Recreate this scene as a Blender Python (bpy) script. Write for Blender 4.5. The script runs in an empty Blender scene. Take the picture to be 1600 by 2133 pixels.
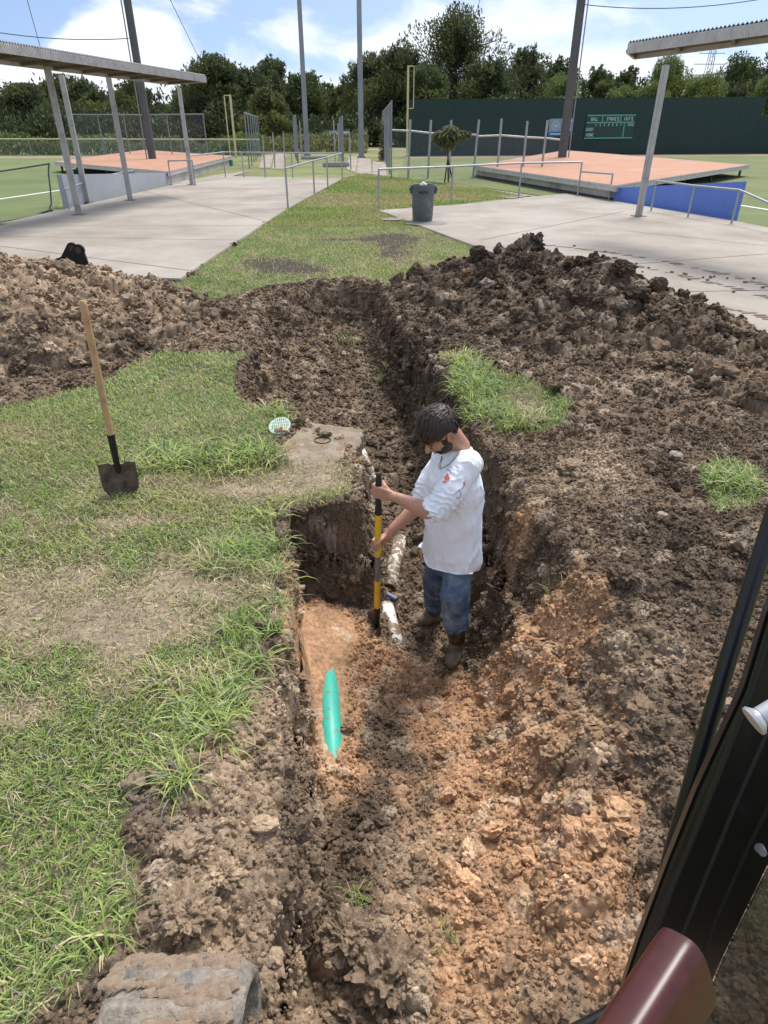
import bpy, bmesh, math, random
import numpy as np
from mathutils import Vector, Matrix
random.seed(7)
R = math.radians
C = bpy.context.scene.collection
scene = bpy.context.scene

# ------------------------------------------------------------------ camera
FPX, PITCH, EYE = 1355.0, R(30.7), 2.05
cam_d = bpy.data.cameras.new('camera'); cam = bpy.data.objects.new('camera', cam_d); C.objects.link(cam)
cam.location = (0, 0, EYE); cam.rotation_euler = (R(90) - PITCH, 0, 0)
cam_d.sensor_fit = 'VERTICAL'; cam_d.sensor_height = 24; cam_d.lens = FPX / 2133 * 24
cam_d.clip_start = 0.02; cam_d.clip_end = 3000
scene.camera = cam

# ------------------------------------------------------------------ light
SUN_AZ, SUN_EL = R(28), R(60)
sdir = Vector((math.sin(SUN_AZ) * math.cos(SUN_EL), math.cos(SUN_AZ) * math.cos(SUN_EL), math.sin(SUN_EL)))
sl = bpy.data.lights.new('sun', 'SUN'); sl.energy = 2.2; sl.angle = R(20); sl.color = (1.0, 0.955, 0.9)
so = bpy.data.objects.new('sun', sl); C.objects.link(so); so.rotation_euler = (-sdir).to_track_quat('-Z', 'Y').to_euler()
scene.view_settings.view_transform = 'Standard'; scene.view_settings.look = 'None'
scene.view_settings.exposure = 0.95; scene.view_settings.gamma = 1
W = bpy.data.worlds.new('World'); scene.world = W; W.use_nodes = True
def build_world():
    nt = W.node_tree; nt.nodes.clear(); N = nt.nodes.new; L = nt.links.new
    out = N('ShaderNodeOutputWorld'); bg = N('ShaderNodeBackground'); bg.inputs[1].default_value = 0.145
    L(bg.outputs[0], out.inputs[0])
    tc = N('ShaderNodeTexCoord')
    sep = N('ShaderNodeSeparateXYZ'); L(tc.outputs['Generated'], sep.inputs[0])
    zz = N('ShaderNodeMath'); zz.operation = 'MULTIPLY_ADD'; L(sep.outputs[2], zz.inputs[0]); zz.inputs[1].default_value = 1.5; zz.inputs[2].default_value = 0.17
    cmb = N('ShaderNodeCombineXYZ'); L(sep.outputs[0], cmb.inputs[0]); L(sep.outputs[1], cmb.inputs[1]); L(zz.outputs[0], cmb.inputs[2])
    nrm = N('ShaderNodeVectorMath'); nrm.operation = 'NORMALIZE'; L(cmb.outputs[0], nrm.inputs[0])
    sky = N('ShaderNodeTexSky'); sky.sky_type = 'NISHITA'; sky.sun_disc = False
    sky.sun_elevation = SUN_EL; sky.sun_rotation = SUN_AZ; sky.air_density = 1.0; sky.dust_density = 1.3; sky.ozone_density = 1.6
    L(nrm.outputs[0], sky.inputs[0])
    # cumulus: stretched noise over the direction, thicker towards the horizon
    z2 = N('ShaderNodeMath'); z2.operation = 'MULTIPLY'; L(sep.outputs[2], z2.inputs[0]); z2.inputs[1].default_value = 2.3
    c2 = N('ShaderNodeCombineXYZ'); L(sep.outputs[0], c2.inputs[0]); L(sep.outputs[1], c2.inputs[1]); L(z2.outputs[0], c2.inputs[2])
    n1 = N('ShaderNodeTexNoise'); n1.inputs['Scale'].default_value = 5.2; n1.inputs['Detail'].default_value = 9; n1.inputs['Roughness'].default_value = 0.52; n1.inputs['Distortion'].default_value = 0.25
    off = N('ShaderNodeVectorMath'); off.operation = 'ADD'; off.inputs[1].default_value = (3.15, 1.7, 0.4); L(c2.outputs[0], off.inputs[0])
    L(off.outputs[0], n1.inputs['Vector'])
    hz = N('ShaderNodeMapRange'); L(sep.outputs[2], hz.inputs[0]); hz.inputs[1].default_value = 0.02; hz.inputs[2].default_value = 0.125; hz.inputs[3].default_value = 0.22; hz.inputs[4].default_value = 0.0
    hz2 = N('ShaderNodeMapRange'); L(sep.outputs[2], hz2.inputs[0]); hz2.inputs[1].default_value = 0.125; hz2.inputs[2].default_value = 0.5; hz2.inputs[3].default_value = 0; hz2.inputs[4].default_value = 0.06
    ad = N('ShaderNodeMath'); ad.operation = 'ADD'; L(n1.outputs[0], ad.inputs[0]); L(hz.outputs[0], ad.inputs[1])
    ad2 = N('ShaderNodeMath'); ad2.operation = 'ADD'; L(ad.outputs[0], ad2.inputs[0]); L(hz2.outputs[0], ad2.inputs[1])
    cr = N('ShaderNodeMapRange'); cr.interpolation_type = 'SMOOTHSTEP'; L(ad2.outputs[0], cr.inputs[0]); cr.inputs[1].default_value = 0.49; cr.inputs[2].default_value = 0.64
    n2 = N('ShaderNodeTexNoise'); n2.inputs['Scale'].default_value = 7; n2.inputs['Detail'].default_value = 5; L(off.outputs[0], n2.inputs['Vector'])
    cc = N('ShaderNodeValToRGB'); L(n2.outputs[0], cc.inputs[0])
    cc.color_ramp.elements[0].position = 0.35; cc.color_ramp.elements[0].color = (3.3, 3.65, 4.2, 1)
    cc.color_ramp.elements[1].position = 0.62; cc.color_ramp.elements[1].color = (4.1, 4.25, 4.45, 1)
    mx = N('ShaderNodeMix'); mx.data_type = 'RGBA'; L(cr.outputs[0], mx.inputs[0]); skm = N('ShaderNodeVectorMath'); skm.operation = 'SCALE'; skm.inputs[3].default_value = .62; L(sky.outputs[0], skm.inputs[0]); L(skm.outputs[0], mx.inputs[6]); L(cc.outputs[0], mx.inputs[7])
    L(mx.outputs[2], bg.inputs[0])
build_world()

# ------------------------------------------------------------------ survey helper: where a sight line meets level z, or distance Y
def ray(x, y):
    u = (x - 800) / FPX; v = (1066.5 - y) / FPX
    return u, math.cos(PITCH) + v * math.sin(PITCH), -math.sin(PITCH) + v * math.cos(PITCH)
def G(x, y, z=0.0):
    u, dy, dz = ray(x, y); t = (z - EYE) / dz
    return (u * t, dy * t)
def G3(x, y, z=0.0):
    a = G(x, y, z); return Vector((a[0], a[1], z))
def AT(x, y, Y):
    u, dy, dz = ray(x, y); t = Y / dy
    return Vector((u * t, Y, EYE + dz * t))

# ------------------------------------------------------------------ numpy noise
def _h(ix, iy, iz, s):
    n = (ix.astype(np.int64) * 374761393 + iy.astype(np.int64) * 668265263 + iz.astype(np.int64) * 2147483647 // 7 + s * 974634777) & 0xffffffff
    n = ((n ^ (n >> 13)) * 1274126177) & 0xffffffff
    n = ((n ^ (n >> 16)) * 2246822519) & 0xffffffff
    n = n ^ (n >> 15)
    return (n & 0xffffff).astype(np.float32) / 16777215.0
def vnoise(p, s=0):
    p = np.asarray(p, np.float32); f = np.floor(p); w = p - f; w = w * w * (3 - 2 * w); f = f.astype(np.int64)
    r = 0
    for a in (0, 1):
        wa = w[:, 0] if a else 1 - w[:, 0]
        for b in (0, 1):
            wb = w[:, 1] if b else 1 - w[:, 1]
            for c in (0, 1):
                wc = w[:, 2] if c else 1 - w[:, 2]
                r = r + wa * wb * wc * _h(f[:, 0] + a, f[:, 1] + b, f[:, 2] + c, s)
    return r
def fbm(p, sc, o=4, s=0, g=0.5):
    p = np.asarray(p, np.float32); r = 0; a = 1; t = 0
    for i in range(o):
        r = r + a * (vnoise(p * sc + i * 17.3, s + i) - 0.5); t += a; a *= g; sc *= 2.03
    return r / t * 2
def worley(p, s=0):
    b = np.floor(p - 0.5).astype(np.int64); best = np.full(len(p), 9.0, np.float32); hid = np.zeros(len(p), np.float32)
    for a in (0, 1):
        for c in (0, 1):
            for d in (0, 1):
                ix, iy, iz = b[:, 0] + a, b[:, 1] + c, b[:, 2] + d
                fx = ix + 0.5 + 0.7 * (_h(ix, iy, iz, s) - 0.5); fy = iy + 0.5 + 0.7 * (_h(ix, iy, iz, s + 1) - 0.5); fz = iz + 0.5 + 0.7 * (_h(ix, iy, iz, s + 2) - 0.5)
                q = (p[:, 0] - fx) ** 2 + (p[:, 1] - fy) ** 2 + (p[:, 2] - fz) ** 2
                m = q < best; best = np.where(m, q, best); hid = np.where(m, _h(ix, iy, iz, s + 3), hid)
    return np.sqrt(best), hid
def sstep(a, b, x):
    t = np.clip((x - a) / (b - a), 0, 1); return t * t * (3 - 2 * t)
def inpoly(x, y, P):
    r = np.zeros(x.shape, bool); n = len(P)
    for i in range(n):
        x0, y0 = P[i]; x1, y1 = P[(i + 1) % n]
        if y0 == y1: continue
        c = (y0 > y) != (y1 > y)
        r ^= c & (x < (x1 - x0) * (y - y0) / (y1 - y0) + x0)
    return r
def segdist(x, y, a, b):
    dx, dy = b[0] - a[0], b[1] - a[1]; t = np.clip(((x - a[0]) * dx + (y - a[1]) * dy) / (dx * dx + dy * dy), 0, 1)
    return np.hypot(x - a[0] - t * dx, y - a[1] - t * dy)

# ------------------------------------------------------------------ materials
MATS = {}
def mat(name, col=(.5, .5, .5), rough=.6, metal=0, var=0, vscale=8, bump=0, bscale=40, detail=6, spec=.5, attr=None, speck=0, dirt=None, dirt_scale=3, dirt_amt=.5, alpha=1, trans=0, coat=0, dirt_edge=.08, thin=0):
    if name in MATS: return MATS[name]
    m = bpy.data.materials.new(name); m.use_nodes = True; nt = m.node_tree; N = nt.nodes.new; L = nt.links.new
    p = nt.nodes['Principled BSDF']; p.inputs['Roughness'].default_value = rough; p.inputs['Metallic'].default_value = metal
    p.inputs['Specular IOR Level'].default_value = spec; p.inputs['Coat Weight'].default_value = coat
    p.inputs['Transmission Weight'].default_value = trans; p.inputs['Alpha'].default_value = alpha
    tc = N('ShaderNodeTexCoord'); src = tc.outputs['Object']
    if attr:
        a = N('ShaderNodeAttribute'); a.attribute_name = attr; cur = a.outputs['Color']
    else:
        rgb = N('ShaderNodeRGB'); rgb.outputs[0].default_value = (*col, 1); cur = rgb.outputs[0]
    if dirt:
        n = N('ShaderNodeTexNoise'); n.inputs['Scale'].default_value = dirt_scale; n.inputs['Detail'].default_value = 8; n.inputs['Roughness'].default_value = .62; L(src, n.inputs['Vector'])
        mr = N('ShaderNodeMapRange'); L(n.outputs[0], mr.inputs[0]); th = .72 - .44 * dirt_amt
        mr.inputs[1].default_value = th - dirt_edge; mr.inputs[2].default_value = th + dirt_edge
        mx = N('ShaderNodeMix'); mx.data_type = 'RGBA'; L(mr.outputs[0], mx.inputs[0]); L(cur, mx.inputs[6]); mx.inputs[7].default_value = (*dirt, 1); cur = mx.outputs[2]
    if var:
        n = N('ShaderNodeTexNoise'); n.inputs['Scale'].default_value = vscale; n.inputs['Detail'].default_value = detail; n.inputs['Roughness'].default_value = .6; L(src, n.inputs['Vector'])
        mr = N('ShaderNodeMapRange'); L(n.outputs[0], mr.inputs[0]); mr.inputs[1].default_value = .25; mr.inputs[2].default_value = .75; mr.inputs[3].default_value = 1 - var; mr.inputs[4].default_value = 1 + var
        mx = N('ShaderNodeVectorMath'); mx.operation = 'SCALE'; L(cur, mx.inputs[0]); L(mr.outputs[0], mx.inputs[3]); cur = mx.outputs[0]
    if speck:
        v = N('ShaderNodeTexVoronoi'); v.inputs['Scale'].default_value = 70; L(src, v.inputs['Vector'])
        mr = N('ShaderNodeMapRange'); L(v.outputs['Distance'], mr.inputs[0]); mr.inputs[1].default_value = .18; mr.inputs[2].default_value = .3; mr.inputs[3].default_value = speck; mr.inputs[4].default_value = 0
        s2 = N('ShaderNodeSeparateColor'); L(v.outputs['Color'], s2.inputs[0])
        gt = N('ShaderNodeMath'); gt.operation = 'GREATER_THAN'; L(s2.outputs[0], gt.inputs[0]); gt.inputs[1].default_value = .72
        mm = N('ShaderNodeMath'); mm.operation = 'MULTIPLY'; L(mr.outputs[0], mm.inputs[0]); L(gt.outputs[0], mm.inputs[1])
        mx = N('ShaderNodeMix'); mx.data_type = 'RGBA'; L(mm.outputs[0], mx.inputs[0]); L(cur, mx.inputs[6]); mx.inputs[7].default_value = (.42, .34, .25, 1); cur = mx.outputs[2]
    L(cur, p.inputs['Base Color'])
    if thin:
        tr = N('ShaderNodeBsdfTranslucent'); L(cur, tr.inputs[0]); ms = N('ShaderNodeMixShader'); ms.inputs[0].default_value = thin
        L(p.outputs[0], ms.inputs[1]); L(tr.outputs[0], ms.inputs[2]); L(ms.outputs[0], nt.nodes['Material Output'].inputs[0])
    if bump:
        n = N('ShaderNodeTexNoise'); n.inputs['Scale'].default_value = bscale; n.inputs['Detail'].default_value = 8; n.inputs['Roughness'].default_value = .65; L(src, n.inputs['Vector'])
        b = N('ShaderNodeBump'); b.inputs['Strength'].default_value = min(1, bump * 2); b.inputs['Distance'].default_value = bump * 1.0 / bscale * 2; L(n.outputs[0], b.inputs['Height']); L(b.outputs[0], p.inputs['Normal'])
    MATS[name] = m; return m
M_soil = mat('soil', attr='Col', rough=.93, spec=.2, var=.5, vscale=48, bump=.5, bscale=110, speck=.6)
M_clod = mat('soil clod', attr='Col', rough=.93, spec=.2, var=.5, vscale=60, bump=.5, bscale=130)
M_grass = mat('grass blades', attr='Col', rough=.55, spec=.3, thin=.3)
M_leaf = mat('foliage', attr='Col', rough=.6, spec=.25, thin=.4)
M_galv = mat('galvanised steel', (.36, .38, .4), .45, .6, var=.15, vscale=3)
M_concrete = mat('concrete paving', (.37, .335, .285), .85, var=.10, vscale=1.1, bump=.1, bscale=60, dirt=(.25, .21, .165), dirt_scale=.42, dirt_amt=.42, dirt_edge=.14)
M_white = mat('white painted metal', (.55, .55, .54), .5, .1, var=.12, vscale=2, dirt=(.28, .24, .2), dirt_scale=1.5, dirt_amt=.25)

# ------------------------------------------------------------------ mesh helpers
def link(o, parent=None):
    C.objects.link(o)
    if parent: o.parent = parent
    return o
def raw(name, V, F, m, parent=None, smooth=False, col=None):
    V = np.asarray(V, np.float32); me = bpy.data.meshes.new(name)
    F = np.asarray(F, np.int32); n, k = F.shape
    me.vertices.add(len(V)); me.vertices.foreach_set('co', V.ravel())
    me.loops.add(n * k); me.loops.foreach_set('vertex_index', F.ravel())
    me.polygons.add(n); me.polygons.foreach_set('loop_start', np.arange(n, dtype=np.int32) * k)
    me.update(calc_edges=True)
    me.polygons.foreach_set('use_smooth', np.full(n, smooth))
    if col is not None:
        a = me.color_attributes.new('Col', 'FLOAT_COLOR', 'POINT'); c = np.ones((len(V), 4), np.float32); c[:, :3] = col; a.data.foreach_set('color', c.ravel())
    me.materials.append(m); me.update()
    return link(bpy.data.objects.new(name, me), parent)
def tag(o, label=None, cat=None, group=None, kind=None):
    if label: o['label'] = label
    if cat: o['category'] = cat
    if group: o['group'] = group
    if kind: o['kind'] = kind
    return o
def empty(name, loc, label, cat, group=None):
    o = bpy.data.objects.new(name, None); C.objects.link(o); o.location = loc; o.empty_display_size = .1
    return tag(o, label, cat, group)
class MB:
    """collects simple solids in world coordinates; build() makes ONE object"""
    def __init__(s): s.v = []; s.f = []
    def add(s, V, F):
        b = len(s.v); s.v += [tuple(v) for v in V]; s.f += [tuple(i + b for i in f) for f in F]; return s
    def hexa(s, b, t):
        return s.add(list(b) + list(t), [(3, 2, 1, 0), (4, 5, 6, 7), (0, 1, 5, 4), (1, 2, 6, 5), (2, 3, 7, 6), (3, 0, 4, 7)])
    def box(s, c, d, rz=0):
        x, y, z = d[0] / 2, d[1] / 2, d[2] / 2; cs, sn = math.cos(rz), math.sin(rz)
        P = [(c[0] + a * x * cs - b * y * sn, c[1] + a * x * sn + b * y * cs) for a, b in ((-1, -1), (1, -1), (1, 1), (-1, 1))]
        return s.hexa([(*p, c[2] - z) for p in P], [(*p, c[2] + z) for p in P])
    def bar(s, a, b, w, h=None, up=(0, 0, 1)):
        h = h or w; a = Vector(a); b = Vector(b); d = (b - a).normalized(); u = Vector(up)
        if abs(d.dot(u)) > .95: u = Vector((0, 1, 0))
        x = d.cross(u).normalized(); y = x.cross(d)
        q = [x * i * w / 2 + y * j * h / 2 for i, j in ((-1, -1), (1, -1), (1, 1), (-1, 1))]
        return s.hexa([a + k for k in q], [b + k for k in q])
    def tube(s, pts, r, n=8, r2=None, cap=True):
        pts = [Vector(p) for p in pts]; m = len(pts); rr = r if isinstance(r, (list, tuple)) else [r + ((r2 if r2 is not None else r) - r) * i / max(1, m - 1) for i in range(m)]
        V = []; up = None
        for i, p in enumerate(pts):
            d = (pts[min(i + 1, m - 1)] - pts[max(i - 1, 0)]).normalized()
            if up is None: up = Vector((0, 0, 1)) if abs(d.z) < .9 else Vector((1, 0, 0))
            x = d.cross(up).normalized(); y = x.cross(d).normalized(); up = y
            V += [p + (x * math.cos(2 * math.pi * k / n) + y * math.sin(2 * math.pi * k / n)) * rr[i] for k in range(n)]
        F = [(i * n + k, i * n + (k + 1) % n, (i + 1) * n + (k + 1) % n, (i + 1) * n + k) for i in range(m - 1) for k in range(n)]
        if cap: F += [tuple(range(n))[::-1], tuple((m - 1) * n + k for k in range(n))]
        return s.add(V, F)
    def prism(s, P, z0, z1):
        n = len(P); z0 = z0 if isinstance(z0, (list, tuple)) else [z0] * n; z1 = z1 if isinstance(z1, (list, tuple)) else [z1] * n
        a = sum(P[i][0] * P[(i + 1) % n][1] - P[(i + 1) % n][0] * P[i][1] for i in range(n))
        if a < 0: P = P[::-1]; z0 = z0[::-1]; z1 = z1[::-1]
        return s.add([(*p[:2], z) for p, z in zip(P, z0)] + [(*p[:2], z) for p, z in zip(P, z1)],
                     [tuple(range(n))[::-1], tuple(range(n, 2 * n))] + [(i, (i + 1) % n, n + (i + 1) % n, n + i) for i in range(n)])
    def build(s, name, m, parent=None, smooth=False, bevel=0, off=None):
        me = bpy.data.meshes.new(name); me.from_pydata(s.v, [], s.f); me.update()
        if bevel:
            bm = bmesh.new(); bm.from_mesh(me); bmesh.ops.bevel(bm, geom=[e for e in bm.edges if e.calc_face_angle(0) > .5], offset=bevel, segments=2, affect='EDGES', clamp_overlap=True); bm.to_mesh(me); bm.free()
        me.materials.append(m)
        if smooth:
            me.polygons.foreach_set('use_smooth', [True] * len(me.polygons))
            try: me.set_sharp_from_angle(angle=R(40))
            except Exception: pass
        o = bpy.data.objects.new(name, me); link(o, parent)
        if parent:
            o.matrix_parent_inverse = Matrix.Translation(-parent_world(parent))
        return o
def parent_world(p):
    return Vector(p.location) if p.type == 'EMPTY' else Vector((0, 0, 0))
def reparent(o, p):
    o.parent = p; o.matrix_parent_inverse = Matrix.Translation(-parent_world(p)); return o

# ------------------------------------------------------------------ terrain: lawn, spoil heaps, trench
def P2(L, z=0): return [G(x, y, z) for x, y in L]
# rim of the trench, far end first, clockwise; third value = how far the wall reaches in before the floor
RIM = [(540, 632, .5), (690, 603, .30), (790, 606, .26), (850, 690, .20), (930, 790, .20), (1000, 900, .20), (1055, 985, .26), (1130, 1080, .45), (1230, 1190, .6), (1340, 1330, .7), (1460, 1560, .6), (1560, 1900, .5), (1700, 2600, .4),
       (560, 2600, .05), (596, 1800, .09), (592, 1500, .10), (600, 1280, .09), (588, 1062, .17), (742, 1048, .12), (752, 965, .12), (700, 905, .22), (560, 860, .18), (492, 830, .15), (512, 735, .35)]
RP = [G(x, y) for x, y, w in RIM]; RW = [w for _, _, w in RIM]
FLOOR = [(930, 1375, -.99), (905, 1290, -.97), (840, 1330, -.9), (800, 1290, -.84), (1000, 1330, -.96), (860, 1180, -.93), (960, 1130, -.95), (830, 1000, -.86), (850, 900, -.8), (760, 880, -.66), (760, 760, -.62), (670, 760, -.48), (680, 690, -.40), (600, 790, -.46), (740, 650, -.42),
         (640, 1230, -.52), (700, 1290, -.6), (690, 1450, -.6), (660, 1650, -.6), (625, 1400, -.56), (720, 1650, -.6), (800, 1500, -.74), (1000, 1480, -.8), (1110, 1420, -.66), (900, 1700, -.58), (1100, 1650, -.5), (1250, 1560, -.3), (1200, 1350, -.5), (1350, 1500, -.12),
         (800, 1900, -.44), (1050, 1900, -.36), (700, 2050, -.42), (1250, 1950, -.2), (900, 2300, -.3), (1400, 1800, -.08)]
fp = np.array([(*G(x, y, z), z) for x, y, z in FLOOR])
def tps_fit(p):
    n = len(p); d = np.hypot(p[:, None, 0] - p[None, :, 0], p[:, None, 1] - p[None, :, 1]); K = np.where(d > 0, d * d * np.log(d + 1e-9), 0) + np.eye(n) * .02
    A = np.zeros((n + 3, n + 3)); A[:n, :n] = K; A[:n, n] = A[n, :n] = 1; A[:n, n + 1:] = p[:, :2]; A[n + 1:, :n] = p[:, :2].T
    return np.linalg.solve(A, np.concatenate([p[:, 2], [0, 0, 0]]))
TW = tps_fit(fp)
def tps(x, y):
    r = TW[-3] + TW[-2] * x + TW[-1] * y
    for (a, b, _), w in zip(fp, TW): d = np.hypot(x - a, y - b) + 1e-9; r = r + w * d * d * np.log(d)
    return r
def ridge(x, y, pts):
    """heap along a ridge line: pts = (X, Y, height, half width)"""
    h = np.zeros_like(x)
    for (x0, y0, h0, w0), (x1, y1, h1, w1) in zip(pts[:-1], pts[1:]):
        dx, dy = x1 - x0, y1 - y0; t = np.clip(((x - x0) * dx + (y - y0) * dy) / (dx * dx + dy * dy), 0, 1)
        d = np.hypot(x - x0 - t * dx, y - y0 - t * dy); H = h0 + (h1 - h0) * t; w = w0 + (w1 - w0) * t
        q = np.clip(1 - d / w, 0, 1); h = np.maximum(h, H * (.75 * q + .25 * q * q * (3 - 2 * q)))
    return h
def rp_(x, y, Yd, w, sub=.07): p = AT(x, y, Yd); return (p.x, Yd, max(.05, p.z - sub), w)
LH = [rp_(-330, 500, 7.0, 2.0), rp_(-60, 530, 7.4, 1.9), rp_(60, 545, 7.7, 1.7), rp_(170, 562, 8.0, 1.5), rp_(270, 600, 8.4, 1.1), rp_(360, 640, 8.6, .8), rp_(450, 668, 8.2, .6, .03)]
RH = [rp_(870, 600, 9.5, .7), rp_(960, 545, 9.4, 1.05), rp_(1100, 512, 9.2, 1.35), rp_(1200, 545, 8.4, 1.5), rp_(1290, 572, 7.7, 1.65), rp_(1400, 672, 6.8, 1.35, .10), rp_(1480, 760, 5.9, 1.1, .17), rp_(1560, 890, 5.0, .9, .2), rp_(1680, 1000, 4.2, .9, .2), rp_(1780, 1100, 3.7, .9, .2)]
def left_heap(x, y): return ridge(x, y, LH)
def right_heap(x, y): return ridge(x, y, RH)
def base_height(x, y):
    h = np.zeros_like(x)
    near = (y < 11.5) & (np.abs(x) < 7)
    xs, ys = x[near], y[near]
    q = np.stack([xs, ys, xs * 0], 1); wx = xs + .055 * fbm(q, 3.1, 3, 11) + .022 * fbm(q, 14, 3, 13); wy = ys + .055 * fbm(q, 3.1, 3, 12) + .022 * fbm(q, 14, 3, 14)
    ins = inpoly(wx, wy, RP); fr = np.full(xs.shape, 9.0); n = len(RP)
    for i in range(n):
        d = segdist(wx, wy, RP[i], RP[(i + 1) % n]); w = RW[i]
        fr = np.minimum(fr, d / w)
    f = np.clip(fr, 0, 1); f = np.where(f < .5, 1.4 * f * .75 / .7, f); f = np.clip(f, 0, 1); f = sstep(0, 1, f) * .5 + f * .5
    fl = np.minimum(tps(xs, ys), -.03)
    h[near] = np.where(ins, fl * f, 0)
    dr = np.zeros_like(x) + 9; dr[near] = np.where(ins, -1, 9)
    # crumbled lip all round the cut, spill on the right bank and at the near left bank
    rd = np.full(xs.shape, 9.0)
    for i in range(n): rd = np.minimum(rd, segdist(wx, wy, RP[i], RP[(i + 1) % n]))
    lip = np.where(ins, 0, np.exp(-(rd / .16) ** 2)) * (.02 + .03 * np.clip(fbm(q, 2.3, 2, 21) + .4, 0, 1)) * sstep(5, 8, ys)
    rb = sstep(1.0, 1.9, xs - (ys - 4) * .02) * sstep(7.5, 5.2, ys) * .10
    nl = np.exp(-(((xs + .62) / .22) ** 2 + ((ys - 1.15) / .7) ** 2)) * .07
    h[near] += np.where(ins, 0, lip + rb + nl)
    # far-end lip of clods in front of the lawn strip
    h += .10 * np.exp(-(((x + .75) / .8) ** 2 + ((y - 9.9) / .3) ** 2))
    hl, hr = left_heap(x, y), right_heap(x, y)
    keep = np.ones_like(x); keep[near] = np.where(ins, .0, 1)
    big = fbm(np.stack([x, y, x * 0], 1), 1.3, 3, 31)
    # the old lawn falls slightly towards the pads
    return h, hl * (1 + .22 * big) * keep, hr * (1 + .25 * big) * keep

NX, NY = 940, 1230
yy = .22 * (17.2 / .22) ** (np.linspace(0, 1, NY) ** .80)
yy = np.concatenate([[-.9, -.5, -.2, 0, .1], yy]); NY = len(yy)
sx = np.linspace(-1, 1, NX)
X = (sx[None, :] * (1.25 + .70 * np.clip(yy, 0, 99)[:, None])).ravel(); Y = np.repeat(yy, NX)
h0, hl, hr = base_height(X, Y)
Z = h0 + np.maximum(hl, hr)
Z += .015 * fbm(np.stack([X, Y, X * 0], 1), .8, 3, 5)
# ---- surface zones
def zone(poly, amp=.10, z=0, sc=2.2, seed=40):
    q = np.stack([X, Y, X * 0], 1)
    a = amp * (fbm(q, sc, 3, seed) + .35 * fbm(q, sc * 6, 2, seed + 3)); b = amp * (fbm(q, sc, 3, seed + 7) + .35 * fbm(q, sc * 6, 2, seed + 9))
    return inpoly(X + a, Y + b, [G(x, y, z) for x, y in poly])
g1 = zone([(-900, 880), (0, 852), (200, 805), (330, 735), (510, 738), (484, 830), (540, 850), (625, 858), (600, 885), (560, 930), (600, 960), (700, 965), (742, 985), (738, 1035), (575, 1055), (585, 1200), (585, 1260), (545, 1360), (500, 1480), (430, 1600), (300, 1600), (262, 1700), (290, 1850), (280, 1960), (200, 2030), (100, 2090), (-100, 2400), (-900, 2400)], .05)
g2 = zone([(180, 600), (380, 588), (440, 540), (640, 410), (800, 410), (1040, 520), (1000, 548), (930, 580), (850, 622), (780, 592), (640, 590), (500, 612), (420, 632), (360, 610)], .16)
g3 = zone([(912, 735), (1000, 762), (1110, 805), (1190, 850), (1165, 905), (1050, 905), (1000, 880), (950, 800)], .07)
g4 = zone([(1450, 1000), (1520, 985), (1580, 1010), (1570, 1085), (1480, 1090)], .05)
g5 = inpoly(X, Y, [G(1520, 690), G(2000, 900), G(2000, 760), G(1540, 695)])
heapm = np.maximum(hl, hr) > .035
grass = (g1 | g3 | g4 | g5 | g2) & ~heapm & (h0 > -.05)
Q3 = np.stack([X, Y, X * 0], 1)
# bare and muddy places in the lawn
def blob(x, y, rx, ry, z=0):
    cx, cy = G(x, y, z); return np.exp(-(((X - cx) / rx) ** 2 + ((Y - cy) / ry) ** 2))
bare = blob(400, 1215, .22, .16) * 1.1 + blob(280, 1310, .38, .20) * .9 + blob(60, 1250, .5, .30) * .75 + blob(640, 1000, .3, .16) * .75 + blob(40, 1480, .16, .10) * .9 + blob(650, 960, .22, .28) + blob(520, 1020, .3, .12) * .8 + blob(250, 1085, .5, .07) * .6 \
    + blob(560, 550, .6, .5) * 1.1 + blob(640, 565, .5, .35) * 1.0 + blob(820, 515, .42, 1.9) * .9 + blob(830, 500, .9, .7) * .7 + blob(610, 560, .55, .5) * .6 + blob(650, 590, .9, .2) * .7 + blob(700, 455, .35, 1.2) * .5 + blob(700, 500, .9, .25) * .8 + sstep(8.5, 9.5, Y) * .12 + blob(740, 452, .5, .9) * .6 + blob(1100, 850, .2, .25) * .7 + blob(330, 1440, .10, .06) * .5 + blob(160, 1000, .5, .12) * .5 + blob(150, 1200, .9, .5) * .38 + blob(330, 1420, .5, .3) * .2 + blob(100, 900, .6, .25) * .25
bn = fbm(Q3, 5.0, 4, 51)
bare = bare + .62 * bn + .12 * fbm(Q3, 24, 2, 52)
mud = np.clip(blob(310, 1680, .08, .09) * 1.1 + blob(400, 1740, .14, .05) + .25 * fbm(Q3, 9, 4, 53), 0, 1)
dens = np.where(grass, 1 - .90 * sstep(.25, 1.05, bare + .3 * fbm(Q3, 1.9, 3, 54)), 0) * (1 - sstep(.3, .5, mud))
# ---- displacement (clods), along the normal of the base surface
Zg = Z.reshape(NY, NX); Xg = X.reshape(NY, NX); Yg = Y.reshape(NY, NX)
def normals(Xg, Yg, Zg):
    a = np.stack([np.gradient(Xg, axis=1), np.gradient(Yg, axis=1), np.gradient(Zg, axis=1)], -1)
    b = np.stack([np.gradient(Xg, axis=0), np.gradient(Yg, axis=0), np.gradient(Zg, axis=0)], -1)
    n = np.cross(a, b); return n / np.maximum(np.linalg.norm(n, axis=-1, keepdims=True), 1e-9)
N0 = normals(Xg, Yg, Zg).reshape(-1, 3)
P0 = np.stack([X, Y, Z], 1).astype(np.float32)
soilw = np.where(grass, .12, 1.0)
pad_area = inpoly(X, Y, [G(380, 582), G(600, 433), G(0, 433), G(-600, 520), G(-900, 640), G(0, 572)]) | inpoly(X, Y, [G(790, 437), G(1600, 728), G(2400, 1010), G(2600, 500), G(1100, 400)])
smooth_or = blob(690, 1300, .22, .28, -.58) + blob(695, 1490, .095, .42, -.6) + blob(640, 1420, .1, .3, -.58)
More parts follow.
